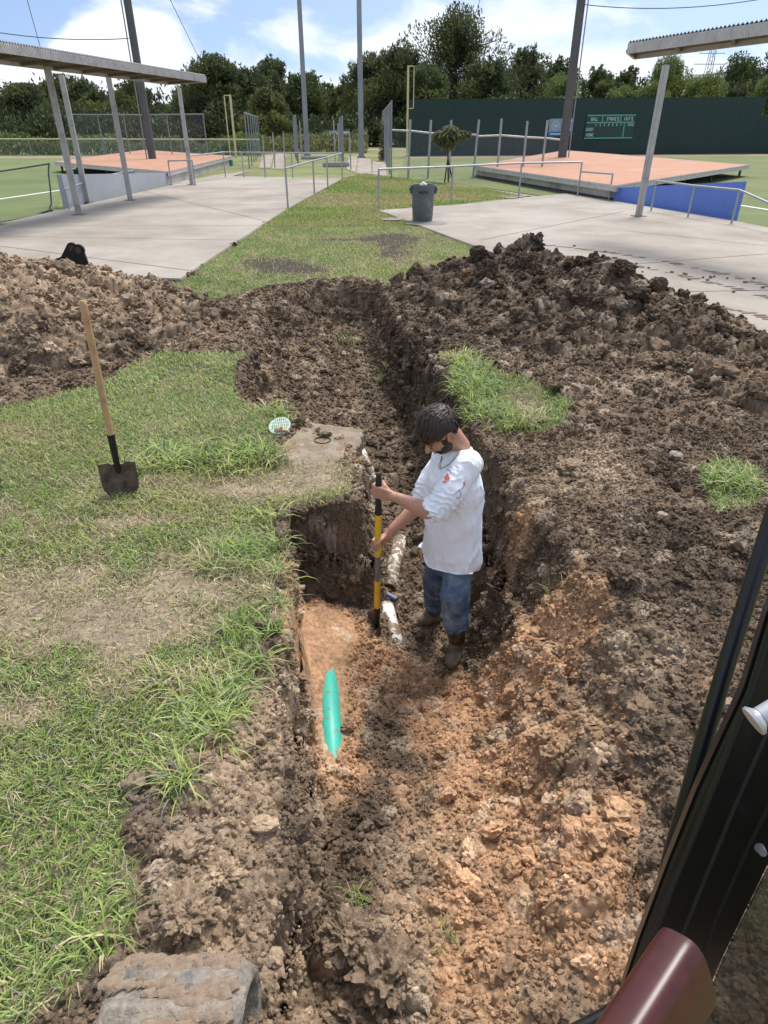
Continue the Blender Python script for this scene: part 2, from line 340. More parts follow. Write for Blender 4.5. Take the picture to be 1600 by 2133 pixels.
soilw = soilw * (1 - .75 * sstep(.35, .8, smooth_or)) * (1 - .35 * sstep(.3, .9, mud)) * np.where(pad_area & ~heapm, .1, 1)
cls = blob(650, 940, .38, .45); soilw = soilw * (1 - .7 * sstep(.4, .8, cls))
near_big = sstep(3.4, 1.2, Y)
def clump(sc, s, k=.62):
    d, hsh = worley(P0 / sc + 31.7, s); return np.sqrt(np.clip(1 - (d / k) ** 2, 0, 1)) * (.35 + .65 * hsh), hsh
c1, k1 = clump(.23, 3); c2, k2 = clump(.10, 13); c3, k3 = clump(.05, 23); c4, k4 = clump(.024, 33)
heapf = np.where(heapm, 1.0, .0)
steep = 1 - np.clip(N0[:, 2], 0, 1)
c0, k0_ = clump(.55, 43, .75); disp = c0 * (.05 + .05 * heapf) * sstep(.5, 1.5, Y) + c1 * (.045 + .05 * heapf) + c2 * (.030 + .012 * heapf) + c3 * .017 + c4 * .008 + .035 * fbm(P0, 4, 4, 61) + .008 * fbm(P0, 40, 3, 62) - .05
streak = fbm(np.stack([X * 14, Y * 14, Z * 3], 1), 1, 3, 63)          # tooth marks down the cut faces
disp = disp * (1 - .2 * sstep(.4, .8, steep)) + .009 * streak * sstep(.4, .8, steep)
amp = soilw * (1 - .25 * sstep(9, 13, Y))
P1 = P0 + N0 * (disp * amp)[:, None]
P1[:, 2] -= np.where(pad_area & ~heapm, .06, 0)
# foreground lump of sod and soil in the middle of the frame bottom, other big lumps
def lump(cx, cy, r, hgt, s):
    global P1
    d = np.hypot((P1[:, 0] - cx) / r, (P1[:, 1] - cy) / (r * .9)) + .22 * fbm(P0, 9, 3, s)
    k = np.sqrt(np.clip(1 - d * d, 0, 1)); P1[:, 2] += k * hgt
for a in (((690, 1990, -.40), .09, .11, 70), ((790, 1960, -.40), .105, .13, 71), ((870, 2060, -.36), .08, .09, 68), ((1180, 1890, -.3), .13, .08, 72), ((1240, 1600, -.3), .16, .05, 73), ((1400, 750, .0), .32, .16, 74), ((480, 1870, .0), .10, .05, 75), ((400, 1940, 0), .09, .05, 76), ((1010, 1730, -.55), .12, .05, 77), ((1290, 600, .5), .2, .13, 78), ((1100, 540, .5), .2, .13, 79)):
    p = G(*a[0]); lump(p[0], p[1], a[1], a[2], a[3])
# ---- colour
def c3v(*c): return np.array(c, np.float32)
DARK, MID, TAN, ORA, GREY, LIGHT = c3v(.048, .034, .024), c3v(.185, .133, .090), c3v(.39, .285, .190), c3v(.50, .300, .170), c3v(.25, .205, .16), c3v(.50, .41, .30)
zz = P1[:, 2]
wt = np.clip(left_heap(X, Y) * 3, 0, 1) * .75 + blob(1230, 985, .33, .45) * 1.1 + blob(480, 1750, .22, .6) * .9 + blob(550, 1600, .07, .7) * .8 + blob(560, 780, .5, .6) * .35 + blob(650, 940, .35, .3) * 1.2 + blob(420, 690, .5, .5) * .5 \
    + blob(1000, 1900, .35, .35, -.35) * .5 + blob(1250, 1500, .3, .3, -.3) * .35 + blob(640, 720, .5, .8, -.3) * .2
wo = 1.5 * np.clip(smooth_or, 0, 1) + blob(760, 1390, .2, .15, -.75) + blob(860, 1400, .18, .14, -.9) + blob(970, 1480, .3, .25, -.8) * 1.2 + blob(1030, 1650, .24, .3, -.6) * 1.1 + blob(1180, 1830, .35, .28, -.35) * .8 + blob(1085, 1150, .16, .22, -.3) * .95 \
    + blob(1180, 1380, .22, .22, -.5) * .9 + blob(690, 1260, .2, .10, -.55) * .6 + blob(1560, 820, .35, .35) * .55 + blob(730, 1480, .08, .5, -.62) * .9 + blob(960, 2000, .1, .08, -.35) * .8 + blob(1290, 1980, .15, .12, -.15) * .9
wd = blob(900, 760, .5, 1.2, -.3) + blob(720, 700, .8, 1.3, -.2) * .3 + np.clip(right_heap(X, Y) * 3, 0, 1) * .95 + blob(1450, 1150, .6, .8) * .5 + blob(730, 1780, .17, .55, -.55) * 1.1 + blob(860, 1560, .14, .2, -.7) + blob(660, 1130, .4, .1, -.2) * .8 + blob(900, 1000, .4, .6, -.8) * .6 + blob(1040, 1250, .15, .3, -.8) * .7 + blob(1080, 960, .2, .4, -.4) * .6 + blob(300, 590, .8, 1.0) * .7
pn = fbm(P0, 3.2, 4, 81); pn2 = fbm(P0, 11, 3, 82); pn3 = fbm(P0, 3.0, 4, 85)
wt = np.clip(wt + .45 * sstep(3.0, 1.5, Y) * (h0 < -.05) + .55 * pn + .3 * pn2, 0, 1); wo = wo + .42 * sstep(3.3, 2.6, Y) * (h0 < -.1) * sstep(-.35, .25, X); wo = .92 * sstep(.25, 1.0, wo + .6 * pn3 + .5 * pn2); wd = np.clip(wd + .55 * pn2 - .35 * pn + .25 * fbm(P0, 26, 2, 86), 0, 1)
col = MID[None] * (1 - wt[:, None]) + TAN[None] * wt[:, None]
col = col * (1 - .75 * wd[:, None]) + DARK[None] * .75 * wd[:, None]
col = col * (1 - wo[:, None]) + ORA[None] * wo[:, None]
lig = sstep(.84, .95, k2)[:, None] * .4; col = col * (1 - lig) + LIGHT * lig
drk = (sstep(.75, .9, k3) * (1 - wo * .7))[:, None] * .45; col = col * (1 - drk) + DARK * drk
col *= (.70 + .36 * k3 + .24 * k2)[:, None] * (1 + .25 * fbm(P0, 30, 2, 84))[:, None]
m = sstep(.3, .95, mud)[:, None] * .4; col = col * (1 - m) + GREY * 1.15 * m
gcol = np.where((bn > .1)[:, None], c3v(.20, .165, .10), c3v(.105, .105, .05)) * (1 + .3 * pn2)[:, None]
gd = np.where(grass, 1, 0)[:, None] * (1 - m)
bcol = c3v(.32, .255, .175) * (1 + .3 * pn2)[:, None]
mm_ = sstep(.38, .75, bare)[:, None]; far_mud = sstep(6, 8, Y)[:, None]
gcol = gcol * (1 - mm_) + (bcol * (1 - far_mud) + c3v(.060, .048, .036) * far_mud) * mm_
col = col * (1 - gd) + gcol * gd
# green paint-like pipe dust and grass roots are added as things further down
idx = np.arange(NX * NY).reshape(NY, NX)
F = np.stack([idx[:-1, :-1], idx[:-1, 1:], idx[1:, 1:], idx[1:, :-1]], -1).reshape(-1, 4)
fl_ = (hl > .03) & (hl >= hr); fr_ = (hr > .03) & (hr > hl)
fc = F[:, 0]
ins_tr = (h0 < -.03)
part = np.where(fl_[fc], 1, np.where(fr_[fc], 2, np.where(ins_tr[fc], 3, 0)))
def submesh(name, k, m):
    f = F[part == k]; u, inv = np.unique(f.ravel(), return_inverse=True)
    return raw(name, P1[u], inv.reshape(-1, 4), m, smooth=True, col=col[u])
tag(submesh('ground', 0, M_soil), kind='structure')
tag(submesh('trench', 3, M_soil), kind='structure')
HEAP_L = tag(submesh('soil_heap', 1, M_soil), 'lumpy tan and brown soil heap behind the wooden-handled shovel', 'soil heap', 'heaps of dug soil beside the trench')
HEAP_R = tag(submesh('soil_heap', 2, M_soil), 'long dark brown heap of clods between the trench and the right paving', 'soil heap', 'heaps of dug soil beside the trench')
N1 = normals(P1[:, 0].reshape(NY, NX), P1[:, 1].reshape(NY, NX), P1[:, 2].reshape(NY, NX)).reshape(-1, 3)
H1 = P1[:, 2]
def ground_z(x, y):
    """height of the displaced surface, nearest vertex"""
    j = int(np.argmin(np.abs(yy - y))); w = 1.25 + .70 * max(0, yy[j]); i = int(round((x / w + 1) / 2 * (NX - 1))); i = max(0, min(NX - 1, i))
    return float(H1[j * NX + i])

# ---- loose clods sampled on the surface
rng = np.random.default_rng(5)
cell = (1.40 * np.clip(Y, .3, 99) * .9 + 2.5) / NX * np.gradient(yy).repeat(NX) / np.clip(N0[:, 2], .22, 1)       # area per vertex
def ico(sub, seed, rough):
    bm = bmesh.new(); bmesh.ops.create_icosphere(bm, subdivisions=sub, radius=1)
    V = np.array([v.co[:] for v in bm.verts], np.float32); Fc = np.array([[v.index for v in f.verts] for f in bm.faces], np.int32); bm.free()
    V *= (1 + rough * fbm(V + seed * 7.7, 1.3, 3, seed) + rough * .5 * fbm(V + seed, 3.5, 2, seed) + (.45 * worley(V * 2.4 + seed, seed)[0] - .25 + .30 * fbm(V + seed * 3, 7, 3, seed + 5) if sub >= 3 else 0))[:, None]
    return V, Fc
def scatter_clods(name, mask, per_m2, rmin, rmax, sub, rough, parent=None, power=2.6, colmul=1.0):
    smooth = False
    w = np.where(mask, cell * per_m2, 0); pick = rng.random(len(w)) < w; ids = np.nonzero(pick)[0]; n = len(ids)
    variants = [ico(sub, k + 1, rough) for k in range(5)]; Vs = []; Fs = []; Cs = []; base = 0
    rad = rmin + (rmax - rmin) * rng.random(n) ** power
    for k in range(5):
        sel = ids[k::5]; r = rad[k::5]; v, f = variants[k]; m_ = len(sel)
        if not m_: continue
        a = rng.random(m_) * 6.283; b = rng.random(m_) * 6.283
        ca, sa, cb, sb = np.cos(a), np.sin(a), np.cos(b), np.sin(b)
        Rm = np.stack([np.stack([ca, -sa * cb, sa * sb], -1), np.stack([sa, ca * cb, -ca * sb], -1), np.stack([0 * sa, sb, cb], -1)], 1)
        s = r[:, None] * np.stack([.8 + .5 * rng.random(m_), .8 + .5 * rng.random(m_), .55 + .4 * rng.random(m_)], 1)
        vv = np.einsum('nij,nvj->nvi', Rm, v[None] * s[:, None, :]) + (P1[sel] + N1[sel] * (r * .35)[:, None])[:, None, :]
        Vs.append(vv.reshape(-1, 3)); Fs.append((f[None] + (base + np.arange(m_) * len(v))[:, None, None]).reshape(-1, 3)); base += m_ * len(v)
        c = col[sel] * colmul * (.70 + .5 * rng.random(m_) + .35 * rng.random(m_) ** 6)[:, None]; Cs.append(np.repeat(c, len(v), 0))
    return raw(name, np.concatenate(Vs), np.concatenate(Fs), M_clod, parent, smooth=smooth, col=np.concatenate(Cs))
trm = (part_v := np.where(fl_, 1, np.where(fr_, 2, np.where(ins_tr, 3, 0)))) == 3
bank = (part_v == 0) & ~grass & ~pad_area & (Y > .3)
soilm = (soilw > .5)
vis = (np.abs(X) < .62 * Y + 1.0)
nearm = (trm | bank) & soilm & vis & (Y < 4.5); farm = (trm | bank) & soilm & vis & (Y >= 4.5)
tag(scatter_clods('loose_soil', nearm, 5200, .002, .014, 1, .5, power=2.2), kind='stuff')
tag(scatter_clods('loose_soil', nearm, 150, .010, .042, 3, .7, power=3), kind='stuff')
tag(scatter_clods('loose_soil', farm, 1100, .005, .022, 1, .5, power=2), kind='stuff')
tag(scatter_clods('loose_soil', farm, 60, .02, .05, 3, .7, power=2.5), kind='stuff')
for k_, par_ in ((1, HEAP_L), (2, HEAP_R)):
    tag(scatter_clods('small_clods', (part_v == k_) & vis, 430, .007, .026, 1, .5, par_, power=2), kind='stuff')
    tag(scatter_clods('large_clods', (part_v == k_) & vis, 60, .025, .10, 3, .7, par_, power=3), kind='stuff')
tag(scatter_clods('scattered_crumbs', ((part_v == 0) & grass & (Y < 6) & (bare > .45)), 160, .002, .009, 1, .3, None, 2, 1.5), kind='stuff')

# ---- grass
def blades(name, ids, ln, wd, lean, cols, parent=None, jit=.02, segs=3, up=None, droop=.6):
    n = len(ids); p = P1[ids].copy(); p[:, 0] += rng.normal(0, jit, n); p[:, 1] += rng.normal(0, jit, n); p[:, 2] -= .006
    a = rng.random(n) * 6.283; d = np.stack([np.cos(a), np.sin(a), 0 * a], 1)
    if up is not None: d = d + up; d /= np.maximum(np.linalg.norm(d, axis=1, keepdims=True), 1e-6)
    L_ = ln * (.5 + .9 * rng.random(n)); tilt = lean * (.25 + rng.random(n)); w_ = wd * (.6 + .8 * rng.random(n))
    side = np.stack([-d[:, 1], d[:, 0], 0 * a], 1); V = []; cur = p.copy(); ang = tilt.copy()
    for s in range(segs + 1):
        wd_ = w_ * (1 - (s / segs) ** 1.5) * .5
        if s < segs: V += [cur - side * wd_[:, None], cur + side * wd_[:, None]]
        else: V += [cur]
        st = L_ / segs; cur = cur + d * (np.sin(ang) * st)[:, None]; cur[:, 2] += np.cos(ang) * st; ang = ang + droop * (.4 + rng.random(n) * .8)
    k = 2 * segs + 1; VV = np.stack(V, 1).reshape(-1, 3); b = (np.arange(n) * k)[:, None]
    Fq = []
    for s in range(segs - 1): Fq += [[2 * s, 2 * s + 1, 2 * s + 3], [2 * s, 2 * s + 3, 2 * s + 2]]
    Fq += [[2 * segs - 2, 2 * segs - 1, 2 * segs]]
    Fq = (np.array(Fq)[None] + b[:, :, None]).reshape(-1, 3)
    return raw(name, VV, Fq, M_grass, parent, smooth=False, col=np.repeat(cols, k, 0))
GRN, GRN2, YEL, STRAW, DKG, BLG = c3v(.235, .335, .075), c3v(.36, .47, .14), c3v(.52, .49, .18), c3v(.58, .49, .30), c3v(.11, .165, .045), c3v(.24, .29, .20)
def gcols(ids, straw=.22):
    n = len(ids); t = np.clip(.5 + 1.3 * fbm(P0[ids], 1.7, 3, 91) + .25 * rng.normal(0, 1, n), 0, 1)[:, None]; c = GRN * (1 - t) + GRN2 * t
    y = (np.clip(fbm(P0[ids], 1.1, 3, 92) * 2.2, 0, 1) * rng.random(n))[:, None]; c = c * (1 - y) + YEL * y
    bl = (rng.random(n) < .16)[:, None]; c = np.where(bl, DKG, c); bl = (rng.random(n) < .10)[:, None]; c = np.where(bl, BLG, c)
    st = np.clip(straw + .55 * sstep(.15, .5, bare[ids]), 0, .95)
    s = (rng.random(n) < st)[:, None]; c = np.where(s, STRAW * (.5 + .7 * rng.random(n))[:, None], c)
    return c * (.7 + .6 * rng.random(n))[:, None]
def pick(mask, per_m2, dn=None):
    w = np.where(mask, cell * per_m2, 0) * (dn if dn is not None else 1); k = np.floor(w + rng.random(len(w))).astype(int)
    return np.repeat(np.arange(len(w)), k)
lush = blob(470, 1165, .16, .18) + blob(495, 1320, .10, .10) + blob(430, 1500, .14, .12) + blob(400, 1420, .2, .12) * .6 + blob(500, 960, .35, .25) * .8 + blob(330, 960, .3, .25) * .5 + blob(590, 860, .22, .12) + blob(985, 800, .16, .75) * 1.5 + blob(1080, 880, .25, .18) + blob(1520, 1040, .15, .12) * 1.3 + blob(380, 1660, .05, .05) * 1.2 + blob(200, 1980, .2, .1) * .5
vg = grass & vis
i1 = pick(vg & (Y < 2.6), 11500, dens); i2 = pick(vg & (Y >= 2.6) & (Y < 5.6), 9500, dens); i3 = pick(vg & (Y >= 5.6), 2600, dens)
pieces = []
tag(blades('lawn_grass', i1, .062, .0050, .95, gcols(i1), jit=.004), kind='stuff')
tag(blades('lawn_grass', i2, .062, .0056, .95, gcols(i2), jit=.006), kind='stuff')
tag(blades('lawn_grass', i3, .060, .009, .6, gcols(i3, .12) * 1.1, jit=.015), kind='stuff')
for ry_ in range(1080, 1600, 60): lush = np.maximum(lush, .75 * blob(575 - (ry_ > 1300) * (ry_ - 1300) * .45, ry_, .07, .07))
lush = lush + .25 * fbm(Q3, 6, 3, 95)
lm = (lush > .38) & (grass | (h0 > -.06)) & vis & ~heapm
i4 = pick(lm & (Y < 3.2), 8000, np.clip(lush, 0, 1)); i5 = pick(lm & (Y >= 3.2), 4500, np.clip(lush, 0, 1))
tag(blades('long_grass', i4, .155, .0066, .85, gcols(i4, .05), jit=.008, segs=4), kind='stuff')
tag(blades('long_grass', i5, .19, .0105, .75, gcols(i5, .08), jit=.012, segs=4), kind='stuff')
# thatch: dead stalks over thin places, roots hanging from the cut edge
i6 = pick(vg & (Y < 6) & (bare > .30), 5200)
cs = np.where((rng.random(len(i6)) < .7)[:, None], STRAW * .62, BLG * .75) * (.5 + .8 * rng.random(len(i6)))[:, None]
tag(blades('dead_grass', i6, .045, .0022, 1.35, cs, jit=.006, droop=.1), kind='stuff')
i7 = pick((~grass) & vis & (Y < 7) & ~pad_area, 45); cs = np.where((rng.random(len(i7)) < .6)[:, None], STRAW * .8, GRN2 * .8) * (.5 + .7 * rng.random(len(i7)))[:, None]
tag(blades('grass_litter', i7, .06, .0028, 1.2, cs, jit=.01, droop=.25), kind='stuff')
for (cx, cy, n_, ln, lb) in ((740, 1850, 70, .07, 'dry pale sprig of grass above the big soil lump at the bottom of the trench'), (930, 1960, 26, .09, 'few green blades beside the orange lump at the trench bottom'),
        (1150, 1270, 20, .1, 'thin sprig of grass on the slope right of the man'), (720, 640, 90, .16, 'dull tuft hanging over the far end of the trench'), (800, 690, 70, .16, 'dull tuft hanging over the far right edge of the trench')):
    zt = -.42 if cy > 1700 else (-.3 if cy > 1200 else -.02); c = G(cx, cy, zt); k = np.argsort((X - c[0]) ** 2 + (Y - c[1]) ** 2)[:90]
    ids = rng.choice(k, n_); tag(blades('grass_tuft', ids, ln, .0045 if Y[ids[0]] < 4 else .009, .6, gcols(ids, .3) * .8, jit=.02, segs=4), lb, 'grass tuft', 'sprigs of grass left in the soil')

# ------------------------------------------------------------------ far ground and the two ball fields
M_far = mat('rough far grass', (.16, .20, .06), .95, var=.35, vscale=.35, dirt=(.29, .25, .12), dirt_scale=.21, dirt_amt=.38, dirt_edge=.16, bump=.4, bscale=4)
M_turf = mat('mown turf', (.115, .16, .048), .95, var=.22, vscale=.25, dirt=(.155, .185, .07), dirt_scale=.06, dirt_amt=.5, dirt_edge=.25, bump=.3, bscale=6)
M_turf2 = mat('mown turf dry', (.175, .185, .075), .95, var=.25, vscale=.25, dirt=(.12, .165, .05), dirt_scale=.05, dirt_amt=.5, dirt_edge=.3, bump=.3, bscale=6)
M_dirtpath = mat('warning track dirt', (.30, .22, .15), .95, var=.2, vscale=.6)
def sheet(name, polys, z, m):
    V = []; Fs = []
    for P in polys:
        b = len(V); a = sum(P[i][0] * P[(i + 1) % len(P)][1] - P[(i + 1) % len(P)][0] * P[i][1] for i in range(len(P)))
        if a < 0: P = P[::-1]
        V += [(x, y, z) for x, y in P]; Fs.append(tuple(range(b, b + len(P))))
    mb = MB(); mb.v = V; mb.f = Fs
    return tag(mb.build(name, m), kind='structure')
wn, wf = 1.25 - .0, 1.25 + .70 * 17.15
sheet('far_ground', [[(-900, -60), (900, -60), (900, -.88), (-900, -.88)], [(-900, 17.15), (900, 17.15), (900, 1100), (-900, 1100)],
                     [(-900, -.88), (-1.24, -.88), (-1.24, 0), (-wf + .02, 17.15), (-900, 17.15)], [(900, -.88), (1.24, -.88), (1.24, 0), (wf - .02, 17.15), (900, 17.15)]], -.012, M_far)
sheet('field_turf', [[G(-200, 470), G(0, 463), G(120, 440), G(130, 350), G(540, 322), G(520, 318), (-40, 62), (-90, 60), (-90, 18)]], .004, M_turf)
sheet('outfield_turf', [[G(822, 380), G(1000, 390), G(1600, 475), (60, 14), (75, 64), G(1600, 322), G(845, 328)]], .004, M_turf2)
sheet('warning_track', [[(-60, 52), (-14, 55), (-14, 58), (-60, 55)], [G(845, 330), G(1600, 325), G(1600, 321), G(850, 325)]], .008, M_dirtpath)
sheet('park_road', [[(-40, 74), (12, 71), (12, 76), (-40, 79)]], .006, mat('road dust', (.27, .24, .20), .9, var=.15, vscale=.5))
M_line = mat('chalk line', (.75, .75, .72), .9)
def strip(a, b, w):
    a = Vector((*a, 0)); b = Vector((*b, 0)); n = (b - a).normalized().cross(Vector((0, 0, 1))) * w / 2
    return [(a + n)[:2], (b + n)[:2], (b - n)[:2], (a - n)[:2]]
sheet('foul_line', [strip(G(-60, 424), G(130, 396), .16), strip(G(1540, 428), G(1760, 462), .16)], .010, M_line)

# worn path sections between the fields, grass growing over
M_path = mat('old path concrete', (.30, .235, .185), .9, var=.2, vscale=1.5, dirt=(.36, .33, .29), dirt_scale=.8, dirt_amt=.45, bump=.3, bscale=20)
sheet('path', [[G(566, 352), G(592, 352), G(596, 319), G(576, 319)], [G(540, 350), G(563, 350), G(570, 324), G(548, 324)], [G(722, 352), G(740, 360), G(746, 327), G(726, 327)], [G(742, 361), G(775, 366), G(772, 331), G(747, 329)], [G(776, 368), G(806, 366), G(803, 340), G(776, 336)],
               [G(350, 383), G(455, 364), G(520, 357), G(470, 372), G(390, 392)], [G(905, 378), G(1000, 392), G(1110, 408), G(1060, 414), G(960, 398)]], .012, M_path)
for i_, (q_, cut) in enumerate((([(376, 581), (600, 434), (716, 371), (462, 367), (346, 388), (150, 432), (0, 465), (-260, 505), (-700, 580), (150, 574)], 0), ([(788, 438), (950, 427), (1095, 411), (1180, 403), (1290, 420), (1535, 461), (1600, 474), (2100, 570), (2700, 900), (2300, 990), (1600, 729), (1200, 590), (1000, 517)], 0))):
    mb = MB(); mb.prism([G(x, y, .04) for x, y in q_], -.25, .045); o = mb.build('concrete_paving', M_concrete, bevel=.012); tag(o, kind='structure')
# control joints in the paving, tyre tracks of mud on the right one
M_joint = mat('paving joint', (.16, .14, .12), .95)
j = MB()
def flat(mb, P, z): b = len(mb.v); a = sum(P[i][0] * P[(i + 1) % len(P)][1] - P[(i + 1) % len(P)][0] * P[i][1] for i in range(len(P))); P = P if a > 0 else P[::-1]; mb.v += [(p[0], p[1], z) for p in P]; mb.f.append(tuple(range(b, b + len(P))))
for a, b in (((0, 512), (420, 566)), ((600, 470), (20, 470)), ((500, 500), (-100, 490)), ((560, 462), (300, 398)), ((1130, 565), (1700, 520)), ((1000, 500), (1300, 440)), ((1270, 610), (1800, 600)), ((1300, 480), (1600, 512))):
    flat(j, strip(G(*a, .05), G(*b, .05), .018), .049)
tag(j.build('paving_joints', M_joint), kind='structure')
M_mud = mat('dried mud', (.21, .155, .125), .95, var=.3, vscale=30)
mt = MB(); random.seed(3)
for (ax, ay, bx, by, n_) in ((1085, 505, 1620, 600, 46), (1075, 520, 1620, 625, 40), (1500, 640, 1700, 715, 14)):
    for k in range(n_):
        t = (k + random.random() * .5) / n_; cx, cy = G(ax + (bx - ax) * t, ay + (by - ay) * t - 14 * math.sin(t * 3.1), .05); n2 = random.randint(6, 9); r_ = random.uniform(.05, .13)
        if random.random() < .25: continue
        a0 = random.random(); flat(mt, [(cx + r_ * 1.25 * math.cos(6.283 * q / n2) * random.uniform(.5, 1.1) + random.gauss(0, .03), cy + r_ * .45 * math.sin(6.283 * q / n2) * random.uniform(.5, 1.1)) for q in range(n2)], .050 + .0005 * (k % 7))
for k in range(26):
    x_, y_ = random.choice(((random.uniform(1080, 1600), None), (random.uniform(1100, 1600), None))); t = (x_ - 1080) / 520; c = G(x_, 512 + 95 * t + random.gauss(0, 12), .05); mt.box((c[0], c[1], .055), (random.uniform(.02, .06), random.uniform(.02, .05), .03), random.random() * 3)
tag(mt.build('mud_tracks', M_mud), kind='stuff')

STP = [G(380, 588), G(600, 434), G(716, 372), G(760, 362), G(985, 390), G(1090, 409), G(950, 425), G(790, 436), G(1000, 515), G(900, 560)]
rs_ = np.random.default_rng(77); ns_ = 130000; xs_ = rs_.uniform(-3.2, 5, ns_); ys_ = 16.6 + 22 * rs_.random(ns_) ** 1.3
k_in = inpoly(xs_, ys_, STP); q_ = np.stack([xs_, ys_, xs_ * 0], 1); dn_ = .75 + .9 * fbm(q_, .55, 3, 301); k_in &= rs_.random(ns_) < dn_; xs_, ys_, q_ = xs_[k_in], ys_[k_in], q_[k_in]; ns_ = len(xs_)
aa_ = rs_.random(ns_) * 6.283; hh_ = rs_.uniform(.025, .07, ns_); ww_ = .004 + .0008 * ys_; dd_ = np.stack([np.cos(aa_), np.sin(aa_), 0 * aa_], 1); b0_ = q_.copy(); tip_ = q_ + dd_ * hh_[:, None] * .8; tip_[:, 2] = hh_
sd_ = np.stack([-dd_[:, 1], dd_[:, 0], 0 * aa_], 1) * ww_[:, None]; V_ = np.stack([b0_ - sd_, b0_ + sd_, tip_], 1).reshape(-1, 3)
tt_ = np.clip(.5 + fbm(q_, .5, 3, 302) * 1.6, 0, 1)[:, None]; cc_0 = (GRN * .5 + GRN2 * .5) * tt_ + YEL * (1 - tt_); stw = (rs_.random(ns_) < (.08 + .45 * (1 - tt_[:, 0]) ** 1.5))[:, None]; cc_0 = np.where(stw, STRAW * .8, cc_0) * (.55 + .6 * rs_.random(ns_))[:, None]
tag(raw('lawn_grass', V_, np.arange(ns_ * 3).reshape(-1, 3), M_grass, col=np.repeat(cc_0, 3, 0)), kind='stuff')

# ------------------------------------------------------------------ canopies
M_corr = mat('corrugated roof sheet', (.50, .51, .52), .45, .4, var=.1, vscale=1)
M_fascia = mat('canopy fascia', (.56, .54, .53), .55, .2, var=.15, vscale=4, dirt=(.42, .39, .36), dirt_scale=6, dirt_amt=.25)
M_under = mat('weathered roof timber', (.17, .125, .09), .85, var=.4, vscale=2.5, bump=.3, bscale=12)
M_post = mat('grey painted steel post', (.42, .41, .40), .5, .15, var=.12, vscale=5, dirt=(.26, .23, .21), dirt_scale=3, dirt_amt=.25)
def canopy(label, base, front_a, front_b, depth_dir, depth, posts, th=.17):
    """front_a -> front_b: the fascia edge; depth_dir: horizontal unit vector to the back edge"""
    root = empty('canopy', base, label, 'canopy', 'flat roof canopies over the concrete paving')
    a = Vector(front_a); b = Vector(front_b); d = Vector(depth_dir).normalized() * depth; drop = Vector((0, 0, -.03))
    L_ = (b - a).length; n = int(L_ / .09); u = (b - a) / n
    # corrugated sheet: zigzag across the length, thin
    V = []; Fq = []
    for i in range(n * 2 + 1):
        p = a + u * (i / 2) + Vector((0, 0, .035 if i % 2 else 0.0))
        V += [p, p + d + drop, p + Vector((0, 0, .012)), p + d + drop + Vector((0, 0, .012))]
    for i in range(n * 2):
        k = 4 * i; Fq += [(k, k + 1, k + 5, k + 4), (k + 2, k + 6, k + 7, k + 3), (k, k + 4, k + 6, k + 2), (k + 1, k + 3, k + 7, k + 5)]
    mb = MB(); mb.add(V, Fq); mb.build('corrugated_sheet', M_corr, root)
    f = MB(); n2 = d.normalized()
    f.bar(a + Vector((0, 0, -th / 2)) - n2 * .012, b + Vector((0, 0, -th / 2)) - n2 * .012, .02, th); fo = f.build('fascia', M_fascia, root)
    rb = MB()
    for i in range(int(L_ / .055)):
        p = a + (b - a).normalized() * (i * .055 + .02) - n2 * .026; rb.bar(p, p + Vector((0, 0, -th)), .018, .01, up=(0, 1, 0))
    rb.build('fascia_ribs', M_fascia, fo)
    m = MB(); m.bar(a + d + drop + Vector((0, 0, -th / 2)), b + d + drop + Vector((0, 0, -th / 2)), .03, th)
    for q in (a, b): m.bar(q + Vector((0, 0, -th / 2)), q + d + drop + Vector((0, 0, -th / 2)), .03, th)
    m.build('edge_boards', M_fascia, root)
    m = MB()
    for k in range(9):
        t = (k + .5) / 9; m.bar(a + d * t + drop * t + Vector((0, 0, -.05)), b + d * t + drop * t + Vector((0, 0, -.05)), .05, .09)
    nj = int(L_ / 1.2)
    for k in range(nj + 1):
        p = a + (b - a) * (k / nj); m.bar(p + Vector((0, 0, -.125)), p + d + drop + Vector((0, 0, -.125)), .06, .05)
    m.build('rafters', M_under, root)
    for p in posts:
        px_, py_ = p[0], p[1]; t = (Vector((px_, py_, 0)) - Vector((a.x, a.y, 0))).dot((b - a).normalized()) / L_; zt = a.z + (b.z - a.z) * t - .15
        pm = MB().box((px_, py_, (zt + .04) / 2), (.135, .135, zt - .04), p[2]); po = pm.build('post', M_post, root, bevel=.012)
        MB().box((px_, py_, .052), (.30, .30, .012), p[2]).build('base_plate', M_mud, po)
    return root
Zc = 3.30
def fr(x, y, z): p = G(x, y, z) if y > 262 else None; return p
def on_ray(x, y, z):
    u, dy, dz = ray(x, y); t = (z - EYE) / dz; return Vector((u * t, dy * t, z))
lp = [G(165, 447, .045), G(272, 417, .045), G(400, 385, .045), G(183, 421, .045), G(-5, 468, .045)]
LZ = 3.42
la = on_ray(-420, 18, LZ); lb = on_ray(428, 159, LZ); ld = Vector((-.9, .45, 0))
canopy('left canopy, long grey corrugated roof on square posts beside the left paving', (lp[0][0], lp[0][1], .045), la, lb, ld, 1.6, [(p[0], p[1], .1) for p in lp])
RZ = 3.42
rp = G(1330, 450, .045); ra = on_ray(1310, 90, RZ); rb_ = on_ray(2100, -34, RZ)
canopy('right canopy, corrugated roof corner on one square post over the right paving', (rp[0], rp[1], .045), ra, rb_, Vector((.45, .9, 0)), .95, [(rp[0], rp[1], .3)])

